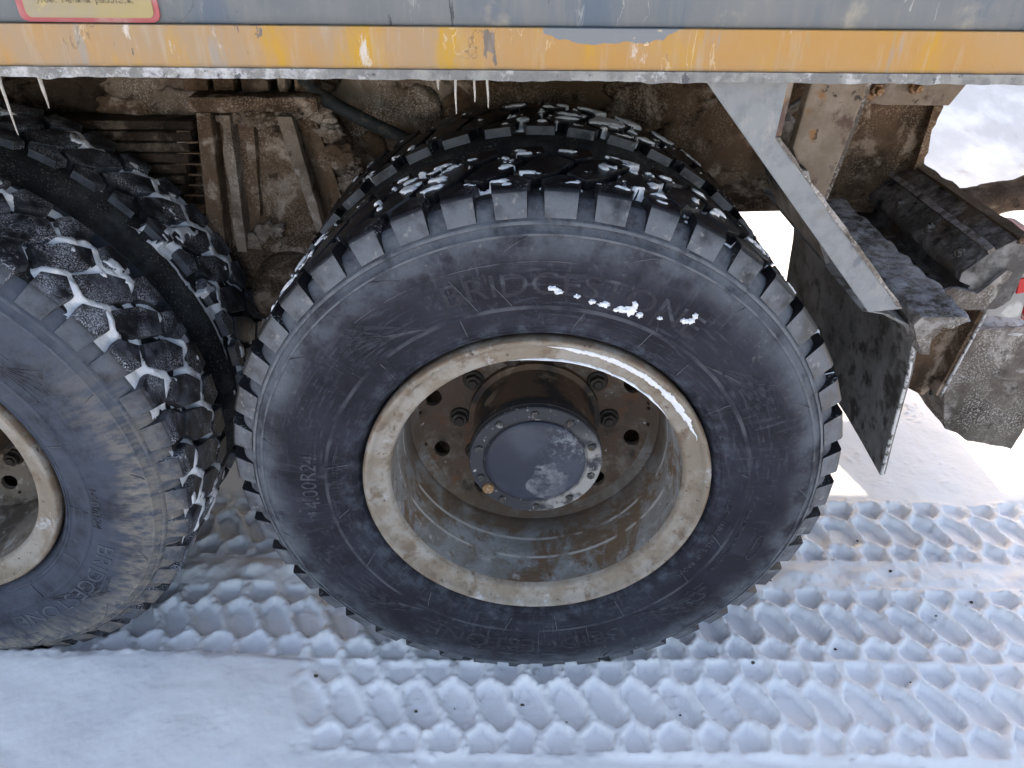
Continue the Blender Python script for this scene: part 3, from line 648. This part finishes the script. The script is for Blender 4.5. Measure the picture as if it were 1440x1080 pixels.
# far-side wheels (they shade the ground under the truck)
far_me = MB().lathe([(.34, .30), (.36, .0), (.45, -.01), (.55, .0), (.612, .03), (.612, .27), (.55, .30), (.36, .31)], 64).mesh('tyre', m_carc, smooth=40)
for fx in (0, LX):
    for fy in (1.75, 2.095):
        wl = empty('wheel', Vector((fx, fy, ZC))-OFF, T); link('tyre', far_me, wl)
        link('wheel_disc', MB().lathe([(.345, .02), (.30, .05), (.28, .2), (.0001, .22)], 48).mesh('wheel_disc', m_disc), wl)

# ---- chassis
def mudpart(mb, name, mat, amp=.006, scale=9, cut=4, maxlen=.03, seed=0, **k):
    o = part(mb, name, mat, **k); roughen(o.data, cut, amp, scale, seed, maxlen); return o
fr = MB().box((-1.0, .80, 1.08), (3.95, .012, .36)).box((-1.0, .845, .905), (3.95, .10, .014)).box((-1.0, .845, 1.255), (3.95, .10, .014))
mudpart(fr, 'frame_rail', m_mud_mid, .006, 8, 6, .07, 1)
mudpart(MB().box((-1.0, 1.65, 1.08), (3.95, .012, .36)).box((-1.0, 1.60, .905), (3.95, .10, .014)), 'frame_rail', m_mud_dark, .004, 8, 4, .15, 2)
part(MB().box((-1.0, .83, 1.325), (3.95, .10, .12)), 'subframe_rail', m_mud_dark, bevel=.01)
for x in (-1.9, -.68, .12, .80): part(MB().box((x, 1.22, 1.05), (.16, .84, .24)), 'cross_member', m_mud_dark, bevel=.012)
for x in (0, LX): part(MB().lathe([(.11, .0), (.11, 1.2)], 24, (x, .62, ZC)), 'axle_tube', m_mud_dark, smooth=40)
# trunnion bracket between the wheels
P0 = .690
mudpart(MB().prism([(-.785, 1.182), (-.505, 1.182), (-.430, 1.02), (-.400, .74), (-.56, .60), (-.80, .62), (-.82, .86)], 'y', P0+.02, .80), 'trunnion_bracket', m_mud, .007, 9, 5, .035, 3, bevel=.01)
tb = bpy.data.objects['trunnion_bracket']
def sub(mb, name, mat, amp=.004, seed=0, maxlen=.02, **k):
    return mudpart(mb, name, mat, amp, 14, 3, maxlen, seed, parent=tb, **k)
part(MB().prism([(-.797, 1.175), (-.762, 1.175), (-.795, .82), (-.838, .82)], 'y', P0-.035, P0+.03), 'clamp_bar', m_mud, parent=tb, bevel=.006)
sub(MB().prism([(-.745, 1.165), (-.722, 1.165), (-.745, .82), (-.772, .82)], 'y', P0-.024, P0+.03), 'rib', m_mud_pale, .0065, 5)
sub(MB().prism([(-.700, 1.140), (-.676, 1.140), (-.700, .91), (-.718, .90)], 'y', P0-.004, P0+.03), 'rib', m_mud, .0065, 6)
sub(MB().prism([(-.610, 1.165), (-.575, 1.165), (-.535, .88), (-.555, .88)], 'y', P0-.030, P0+.03), 'rib', m_mud_pale, .0065, 7)
sub(MB().prism([(-.552, 1.165), (-.528, 1.165), (-.478, .93), (-.505, .93)], 'y', P0-.005, P0+.03), 'rib', m_mud, .0065, 8)
sub(MB().box((-.655, P0-.005, 1.196), (.30, .085, .032)), 'flange', m_mud, .0065, 9, bevel=.004)
for i, (x, wd) in enumerate(((-.80, .055), (-.735, .05), (-.66, .06), (-.60, .022), (-.545, .05))):
    sub(MB().box((x, P0+.035, 1.262), (wd, .05, .10)), 'web_plate', (m_mud, m_mud, m_mud_dark, m_mud_pale, m_mud)[i], .008, 10+i, bevel=.004)
sub(MB().lathe([(.0001, -.050), (.070, -.046), (.092, -.034), (.098, .0), (.106, .01), (.108, .06)], 48, (-.648, P0-.02, .700)), 'trunnion_cap', m_mud_mid, .002, 20)
LUMPS = []
for i, (x, z, r) in enumerate(((-.77, 1.182, .014), (-.70, 1.156, .018), (-.665, 1.150, .022), (-.635, 1.160, .024), (-.735, 1.155, .018), (-.585, 1.155, .020), (-.555, 1.14, .022), (-.52, 1.165, .026), (-.50, 1.12, .022), (-.61, 1.12, .016), (-.685, .87, .022), (-.73, .84, .02), (-.475, 1.06, .028), (-.455, 1.00, .03))):
    LUMPS.append((x, z, r))
# leaf spring
lp = empty('leaf_spring', Vector((-1.1, .72, .9))-OFF, T)
for i in range(12):
    z = 1.135-.0265*i; ln = .62-.035*i
    o = MB().box((-1.40+.0*i, .735, z), (1.15-.02*i, .085, .0215)).build('leaf', m_mud_dark, None, bevel=.0035)
    o.parent = lp; o.matrix_parent_inverse = Matrix.Translation(-world_of(lp)); roughen(o.data, 4, .0022, 30, i, .05)
# frosted streaks between leaf ends
for i in range(11):
    z = 1.1217-.0265*i
    o = MB().box((-.850+.004*(i % 3), .6955, z), (.032+.02*(i % 4), .008, .0034)).build('frost_seam', m_mud, None)
    o.parent = lp; o.matrix_parent_inverse = Matrix.Translation(-world_of(lp)); roughen(o.data, 3, .002, 60, i, .01)
# caked mud on the chassis, each clod a part of the truck
def clod(c, d, mat, seed, amp=.03, sc=7):
    bm = bmesh.new(); bmesh.ops.create_icosphere(bm, subdivisions=4, radius=1)
    for v in bm.verts:
        n = v.co.normalized(); f = 1+amp/.03*.28*(mnoise.noise(n*1.6+Vector((seed, 1, 2)))+.5*mnoise.noise(n*4+Vector((seed, 5, 2)))+.25*mnoise.noise(n*10+Vector((seed, 5, 8))))
        v.co = Vector(c)+Vector((n.x*d[0]*f, n.y*d[1]*f, n.z*d[2]*f))
    me = bpy.data.meshes.new('mud_clod'); bm.to_mesh(me); bm.free(); auto_smooth(me, 180); me.materials.append(mat)
    o = link('mud_clod', me, T); o.matrix_parent_inverse = Matrix.Translation(-OFF); return o
for i, (x, z, r) in enumerate(LUMPS): clod((x, P0+.006, z), (r*1.35, .016, r*.9), m_mud_pale if i % 3 else m_mud, 60+i*3.3, .075)
clod((-.93, .775, 1.215), (.135, .022, .085), m_mud_pale, 1, .05); clod((-.865, .765, 1.175), (.075, .02, .05), m_mud_pale, 2, .06); clod((-.985, .77, 1.155), (.08, .02, .045), m_mud, 3, .06)
clod((-.40, .79, 1.10), (.15, .018, .17), m_mud_pale, 4, .06); clod((-.31, .795, 1.235), (.15, .014, .07), m_mud_pale, 5, .06); clod((-.45, .78, .98), (.08, .02, .12), m_mud, 6, .06)
clod((-.16, .795, 1.19), (.13, .012, .05), m_mud, 7, .06); clod((-1.15, .775, 1.20), (.15, .02, .07), m_mud_dark, 8, .06); clod((.30, .795, 1.18), (.14, .012, .07), m_mud, 9, .06); clod((.45, .795, 1.07), (.12, .012, .11), m_mud, 10, .06)
part(MB().tube([(-.545, .70, 1.245), (-.52, .69, 1.215), (-.47, .685, 1.185), (-.40, .68, 1.150), (-.33, .69, 1.115), (-.26, .72, 1.07)], .0165, 12), 'air_hose', m_hose, smooth=60)
part(MB().tube([(-1.6, .76, 1.30), (-1.0, .765, 1.285), (-.52, .76, 1.275), (0, .77, 1.25), (.5, .765, 1.26)], .014, 10), 'air_hose', m_mud_dark, smooth=60)

# ---- behind the wheel
# galvanised mudguard stay hung from the sill
gs = MB().prism([(.226, 1.3815), (.349, 1.3815), (.346, 1.300), (.618, 1.010), (.566, 1.003)], 'y', .012, .019)
part(gs, 'mudguard_stay', m_galv, bevel=.0012)
stay = bpy.data.objects['mudguard_stay']
part(MB().prism([(.349, 1.381), (.357, 1.381), (.354, 1.302), (.346, 1.300)], 'y', .0125, .060), 'stay_flange', m_post, parent=stay)
o = part(MB().prism([(.346, 1.299), (.352, 1.300), (.624, 1.011), (.618, 1.009)], 'y', .0105, .030), 'stay_edge', m_mud_grey, parent=stay); roughen(o.data, 5, .003, 40, 3, .012)
# mud flap: a curved sheet following the wheel, hung across both tyres
prof = [(.600, .960), (.640, .953), (.690, .928), (.716, .892), (.727, .82), (.732, .748), (.740, .650), (.749, .556)]
fine = []
for i in range(len(prof)-1):
    for t in range(4): fine.append(tuple(prof[i][q]+(prof[i+1][q]-prof[i][q])*t/4 for q in (0, 1)))
fine.append(prof[-1]); mb = MB(); NY = 14; th = .012
vs = []
for s in (0, 1):
    for j in range(NY+1):
        y = .100+.72*j/NY
        for i, (x, z) in enumerate(fine):
            bow = .018*math.sin(math.pi*j/NY)*(i/len(fine)); vs.append((x+s*th+bow, y+.014*(i/len(fine))*(1 if j == 0 else 1), z-.03*(i/len(fine))*(j/NY)))
k = len(fine); n1 = (NY+1)*k; fs = []
for s in (0, 1):
    for j in range(NY):
        for i in range(k-1): fs.append((s*n1+j*k+i, s*n1+j*k+i+1, s*n1+(j+1)*k+i+1, s*n1+(j+1)*k+i))
for i in range(k-1):
    fs.append((i, i+1, n1+i+1, n1+i)); fs.append((NY*k+i, NY*k+i+1, n1+NY*k+i+1, n1+NY*k+i))
for j in range(NY):
    fs.append((j*k+k-1, (j+1)*k+k-1, n1+(j+1)*k+k-1, n1+j*k+k-1)); fs.append((j*k, (j+1)*k, n1+(j+1)*k, n1+j*k))
flap = part(MB().add(vs, fs), 'mud_flap', m_flap, smooth=40)
o = part(MB().tube([(x+.004, .099+.014*(i/k), z) for i, (x, z) in enumerate(fine) if i > 10], .0038, 6), 'frosted_edge', m_flapedge, parent=flap, smooth=60)
# muddy angle iron above the flap
o = mudpart(MB().prism([(.690, .945), (.700, .962), (.790, .962), (.800, .950), (.745, .940), (.735, .885), (.722, .885)], 'y', .075, .70), 'flap_hanger', m_mud_grey, .009, 22, 5, .014, 5)
# inner guard behind the stay (dark sheet)
part(MB().prism([(.600, .965), (.607, .968), (.52, 1.16), (.50, 1.16)], 'y', .30, .66), 'mudguard', m_flap)
# body post, hinge plates
o = part(MB().prism([(.520, 1.390), (.612, 1.390), (.612, 1.290), (.596, 1.17), (.582, 1.085), (.560, 1.085), (.497, 1.190), (.505, 1.30)], 'y', .345, .375), 'body_post', m_post, bevel=.004)
post = o
part(MB().prism([(.612, 1.390), (.622, 1.390), (.622, 1.290), (.606, 1.17), (.592, 1.085), (.582, 1.085), (.596, 1.17), (.612, 1.290)], 'y', .352, .46), 'post_flange', m_mud_grey, parent=post)
hp = part(MB().prism([(.60, 1.40), (.955, 1.40), (.80, 1.248), (.60, 1.248)], 'y', .47, .50), 'hinge_plate', m_post, bevel=.003)
rnd = [(.700+.068*math.cos(R_(a)), 1.318+.066*math.sin(R_(a))) for a in range(90, 271, 12)]
ear = part(MB().prism(rnd+[(.83, 1.252), (.90, 1.384), (.85, 1.384)], 'y', .440, .468), 'hinge_ear', m_post, parent=hp, bevel=.003)
for x, z, r in ((.672, 1.283, .013), (.748, 1.288, .013)):
    b = MB(); hexprism(b, (x, .440, z), r, .014); b.lathe([(r*.55, .426), (r*.55, .412), (.0001, .412)], 12, (x, 0, z)); part(b, 'bolt', m_rustplug, parent=hp, bevel=.001)
# frame tail with caked mud
ft = mudpart(MB().prism([(.72, 1.34), (.985, 1.34), (.990, .92), (.80, .90), (.775, 1.02)], 'y', .80, .86), 'frame_tail', m_mud_mid, .014, 12, 5, .025, 7)
o = part(MB().box((.985, .83, 1.12), (.02, .12, .44)), 'tail_flange', m_mud, parent=ft); roughen(o.data, 5, .010, 22, 8, .02)
o = part(MB().prism([(.70, 1.20), (.74, 1.245), (.80, 1.245), (.735, 1.15), (.715, 1.08), (.70, 1.10)], 'y', .62, .66), 'gusset', m_mud, parent=ft); roughen(o.data, 3, .004, 20, 3, .03)
part(MB().tube([(.505, .60, 1.215), (.545, .60, 1.19), (.60, .62, 1.22)], .012, 8), 'brake_pipe', m_mud_grey, smooth=60)
part(MB().lathe([(.0001, -.06), (.030, -.06), (.038, -.045), (.04, .05), (.03, .06)], 24, (.545, .60, 1.165)), 'brake_cylinder', m_mud_grey, smooth=40)
part(MB().box((.62, .80, 1.30), (.30, .10, .03)), 'bracket_shelf', m_mud, bevel=.004)
# rear cross beam: a channel reaching to the truck's side, its end towards us
cb = mudpart(MB().prism([(.832, .862), (.834, .900), (.846, .904), (.862, .886), (.908, .892), (.916, .918), (.890, .930), (.890, .948), (.930, .992), (.975, 1.022), (1.012, 1.016), (1.016, .885), (.99, .862)], 'y', .300, 2.15), 'rear_beam', m_beam, .0055, 22, 6, .022, 9)
o = part(MB().prism([(.842, .866), (.842, .905), (.875, .920), (.93, .905), (.972, .960), (.985, .955), (.960, .866)], 'y', .288, .302), 'beam_end_plate', m_mud_grey, parent=cb); roughen(o.data, 4, .006, 24, 6, .012)
o = part(MB().box((.934, 1.0, .9985), (.014, 1.40, .010), Matrix.Rotation(R_(-38), 3, 'Y')), 'beam_rib', m_mud_grey, parent=cb); roughen(o.data, 6, .003, 30, 4, .02)
o = part(MB().box((.992, 1.0, 1.022), (.030, 1.41, .014)), 'beam_cap', m_mud_mid, parent=cb); roughen(o.data, 6, .004, 30, 5, .02)
for y_ in (.36, .50, .66, .84):
    part(MB().lathe([(.0001, -.008), (.009, -.007), (.011, 0), (.011, .01)], 12, (0, 0, 0)).lathe([(.015, 0), (.015, .004), (.0001, .004)], 12), 'rivet', m_mud_grey, parent=cb, smooth=50)
    r_ = bpy.context.scene.collection.objects[-1]; r_.matrix_parent_inverse = Matrix.Translation(-world_of(cb)) ; r_.location = (.906, y_, .966); r_.rotation_euler = (0, 0, R_(-90))
# tail lamp at the beam's end
tl = part(MB().prism([(.990, .835), (.968, .98), (1.050, 1.000), (1.072, .825)], 'y', .325, .50), 'tail_lamp', m_lampgrey, bevel=.006)
part(MB().prism([(1.0515, 1.000), (1.092, .995), (1.112, .825), (1.0735, .825)], 'y', .322, .50), 'lens', m_red, parent=tl, bevel=.006)
part(MB().prism([(1.030, .925), (1.050, .930), (1.056, .895), (1.036, .890)], 'y', .3205, .326), 'lens', m_red, parent=tl, bevel=.001)
part(MB().prism([(1.058, .98), (1.066, .98), (1.086, .832), (1.079, .832)], 'y', .3195, .326), 'lens_frame', m_lampgrey, parent=tl)
# bracket plate and low guard beam below
bk = mudpart(MB().prism([(.905, .865), (1.02, .865), (.985, .60), (.965, .575), (.905, .60)], 'y', .40, .415).prism([(1.005, .865), (1.02, .865), (.985, .60), (.972, .60)], 'y', .36, .52), 'beam_bracket', m_mud_mid, .005, 16, 4, .02, 10)
bf = part(MB().tube([(1.018, .358, .86), (1.0, .357, .73), (.982, .356, .60)], .0035, 6), 'frosted_edge', m_flapedge, parent=bk)
for x in (.972, .987): part(MB().tube([(x, .38, .60), (x, .38, .588)], .005, 8), 'bolt', m_black, parent=bk)
gb = mudpart(MB().prism([(1.075, .700), (1.30, .72), (1.36, .58), (1.30, .575), (1.285, .555), (1.34, .535), (1.345, .44), (1.33, .33), (1.20, .36), (1.125, .40), (1.09, .50)], 'y', .50, .78), 'guard_beam', m_mud_grey, .006, 14, 5, .02, 11)
part(MB().box((1.2, 1.45, .56), (.18, 1.35, .22)), 'guard_beam_core', m_mud_dark, parent=gb, bevel=.02)
sn = clod((1.23, .60, .700), (.135, .10, .022), m_dirtsnow, 21); sn.name = 'frost_cap'
# muddy tow bar sticking out behind
mudpart(MB().tube([(1.02, 1.0, .86), (1.20, 1.02, .835), (1.36, 1.04, .845), (1.55, 1.05, .885), (1.80, 1.05, .93)], [.035, .045, .052, .055, .05], 14), 'tow_bar', m_mud_dark, .016, 12, 3, .02, 12)
# far flap, far end of beam
part(MB().box((.78, 2.1, .75), (.012, .62, .55)), 'mud_flap', m_flap)

# ------------------------------------------------------------------ things hanging on or lying about
def icicle(x, z0, ln, r, label, lean=0., base=.012):
    rgi = random.Random(int(x*1000)); pts = []; rad = []
    for i in range(9):
        t = i/8; pts.append((x+lean*t+.0003*math.sin(t*9+x*50), .004, z0+.010-(ln+.010)*t)); rad.append(.72*r*(1-t)**.8*(1+.12*math.sin(t*14+x*9))+.0008 + (base*(1-t*5) if t < .2 else 0)*.5)
    o = MB().tube(pts, rad, 10).build('icicle', m_ice, None, smooth=60); return tag(o, label, 'icicle', 'icicles under the sill')
icicle(-.802, 1.383, .088, .0032, 'longest thin milky icicle hanging by the yellow sticker, over the sandy tyre', .0, .008)
icicle(-.742, 1.383, .048, .0045, 'tapered milky icicle with a wide frozen foot, just below the warning sticker', .0, .016)
icicle(-.162, 1.383, .018, .0045, 'short stubby icicle beside three longer ones under the sill', 0, .010)
icicle(-.137, 1.383, .051, .0022, 'thin icicle next to the short stub, second of the row of four', 0, .009)
icicle(-.109, 1.383, .034, .0025, 'medium icicle third in the row of four, between two longer ones', 0, .006)
icicle(-.091, 1.383, .042, .0024, 'curved thin icicle at the end of the row of four, farthest from the stub', .002, .010)

def tread_snow(key, th0, th1, mode, seed, label):
    c = WH[key][0]; ph = WH[key][2]; y0, y1 = .030, .270
    gs_ = .0042 if mode == 'fill' else .0026
    na = int((th1-th0)/180*math.pi*RT/gs_); nyy = int((y1-y0)/gs_)
    A, YY = np.meshgrid(np.linspace(R_(th0), R_(th1), na), np.linspace(y0, y1, nyy), indexing='ij')
    u = -(A-R_(ph))*RT
    d = tread_dist(u, YY); s = A*RT
    edge = np.minimum(sst(0, R_(6), A-R_(th0)), sst(0, R_(6), R_(th1)-A))
    if mode == 'fill':
        n = fbm(s, YY, 11, 4, (seed, 3)); f = sst(-.50, .22, n + .5*fbm(s, YY, 3.5, 2, (seed+9, 1)))*edge
        core = sst(.055, .085, YY)*(1-sst(.225, .255, YY))*(1-.75*sst(.118, .135, YY)*(1-sst(.165, .182, YY)))
        lump = .007*fbm(s, YY, 42, 3, (seed, 7))
        r = .590+(.0225*f+lump)*np.maximum(core, .35*f) ; r = np.where(d > .0015, np.minimum(r, .600), r)
        n2 = fbm(s, YY, 22, 4, (seed+4, 3)); top = sst(.30, .55, n2)*f
        r = np.where((d > .0015), np.where(top > .2, RT-.004+.0065*top, r), r)
    else:
        n = fbm(s, YY*1.6, 34, 5, (seed, 3)) + .55*fbm(s, YY, 6, 2, (seed, 9)) + .12*np.sin(3*(A-1.0)); f = sst(.22, .50, n)*edge*sst(.045, .07, YY)*(1-sst(.235, .26, YY))
        if not WH[key][3]: f = f*sst(.075, .09, YY)
        hi = np.where(d > .0, RT-.0015, .597)
        r = np.where(f > .06, hi+.0042*f, .585)
    vs = np.stack([r*np.cos(A), YY, r*np.sin(A)], -1).reshape(-1, 3)
    # drop faces that lie wholly under the rubber
    I = np.arange(na*nyy).reshape(na, nyy); qf = np.stack([I[:-1, :-1], I[1:, :-1], I[1:, 1:], I[:-1, 1:]], -1).reshape(-1, 4)
    shown = (r > .5945) & ((d < .0015) | (r > RT-.004)); sf = shown.ravel()[qf].any(1); qf = qf[sf]
    used = np.unique(qf); mp = -np.ones(na*nyy, int); mp[used] = np.arange(len(used))
    me = bpy.data.meshes.new('packed_snow'); me.from_pydata(vs[used].tolist(), [], mp[qf].tolist()); me.update()
    auto_smooth(me, 180); me.materials.append(m_clump)
    o = link('packed_snow', me, None, c); return tag(o, label, 'snow', kind='stuff')
tread_snow('lo', -35, 112, 'fill', 3, 'white snow packed in the tread of the sandy outer tyre')
tread_snow('li', -10, 112, 'fill', 21, 'white snow packed in the tread of the inner tyre behind the sandy one')
tread_snow('ro', 20, 150, 'flake', 40, 'snow flakes stuck on the black tread of the clean dark outer tyre')
tread_snow('ri', 30, 145, 'flake', 66, 'snow stuck on the tread of the inner tyre behind the lettered one')

# snow lying on the rim of the lettered wheel
def arc_snow(prof_r0, prof_r1, a0, a1, seed, label, yfn, thick):
    n = 120; m = 8; vs = []
    for i in range(n+1):
        t = i/n; a = a0+(a1-a0)*t; taper = min(1, t*6, (1-t)*6)
        e0 = mnoise.noise(Vector((t*14, seed, 0))); e1 = mnoise.noise(Vector((t*17, seed, 9))); hf = mnoise.noise(Vector((t*70, seed, 4)))
        rc = (prof_r0+prof_r1)/2; hw = max(.0005, (prof_r1-prof_r0)/2*(.80+.60*e0+.45*hf)*taper); rc += e1*.003
        for j in range(m+1):
            f = j/m*2-1; r = rc+hw*f; h = thick*max(0, 1-f*f)**.5*taper
            vs.append((r*math.cos(R_(a)), yfn(r)-h-.0003+(.003 if abs(f) == 1 else 0), r*math.sin(R_(a))))
    fs = [(i*(m+1)+j, i*(m+1)+j+1, (i+1)*(m+1)+j+1, (i+1)*(m+1)+j) for i in range(n) for j in range(m)]
    o = MB().add(vs, fs).build('rim_snow', m_clump, None, (0, 0, ZC), smooth=180); return tag(o, label, 'snow', 'snow on the rim')
def rim_y(r):
    pr = RIM[5:]
    for (r0, y0), (r1, y1) in zip(pr[:-1], pr[1:]):
        if r1 <= r <= r0: return y0+(y1-y0)*(r0-r)/(r0-r1)
    return .02
arc_snow(.322, .340, 22, 88, 3., 'broad band of snow along the upper outer lip of the tan rim', rim_y, .0065)
arc_snow(.2965, .3045, 34, 101, 8., 'thin line of snow along the upper inner edge of the tan rim', rim_y, .0065)

# snow crumbs on the lettered sidewall
def crumb(p, d, seed, mat, name, sub_=2):
    bm = bmesh.new(); bmesh.ops.create_icosphere(bm, subdivisions=sub_, radius=1)
    for v in bm.verts:
        n = v.co.normalized(); f = 1+.75*mnoise.noise(n*2.1+Vector((seed*1.7, 1, 2)))+.45*mnoise.noise(n*4.5+Vector((seed, 5, 2)))+.25*mnoise.noise(n*9+Vector((seed, 3, 7)))
        v.co = Vector((n.x*d[0]*f, n.y*d[1]*f, n.z*d[2]*f))
    me = bpy.data.meshes.new(name); bm.to_mesh(me); bm.free(); auto_smooth(me, 180); me.materials.append(mat)
    return link(name, me, None, p)
for i, (px, py, w_, h_) in enumerate(((778, 406, 8, 3), (786, 411, 6, 3), (812, 417, 5, 2.5), (833, 425, 5, 3), (850, 429, 9, 4), (873, 436, 9, 4), (887, 437, 10, 6), (893, 430, 4, 6), (900, 444, 5, 4), (928, 448, 4, 2), (962, 452, 5, 3.5), (971, 452, 6, 3.5), (978, 445, 4, 4))):
    d = (fwd + rr*((px-720)/FPX) + uu*((540-py)/FPX)); t = (-.016-CAM.y)/d.y; p = CAM+d*t
    r = math.hypot(p.x, p.z-ZC); p.y = sidewall_y(r)-.001
    s = .00105
    lb = {0: 'pointed snow crumb at the upper end of the slanting row on the lettered sidewall', 6: 'largest ragged snow clump in the slanting row on the lettered sidewall', 7: 'upright tooth of snow on top of the largest clump on the lettered sidewall',
          12: 'raised snow crumb at the lower end of the slanting row on the lettered sidewall', 4: 'longish snow crumb just above the largest clump in the sidewall row'}.get(i, 'small white snow crumb in the slanting row stuck to the lettered sidewall')
    tag(crumb(p, (w_*s, .0055, h_*s*1.2), i+1, m_clump, 'snow_crumb', 3), lb, 'snow', 'snow crumbs on the sidewall')
# dirt crumbs on the snow
for i, (x, y) in enumerate(((.62, .37), (.67, .30), (1.02, .34), (1.08, .19), (.55, .03), (.78, .09), (-.18, -.09), (-.02, -.075), (.08, -.13), (-.27, -.10), (.92, -.02), (.35, -.10), (1.21, .25), (-.52, -.02), (.98, .47), (.76, .44))):
    z = ground_z(x, y); s = random.uniform(.0022, .005)
    tag(crumb((x, y, z+s*.2), (s*1.3, s, s*.8), i+40, m_crumb, 'dirt_crumb'), 'tiny dark crumb of dirt lying on the tracked snow', 'dirt', 'dirt crumbs on the snow')
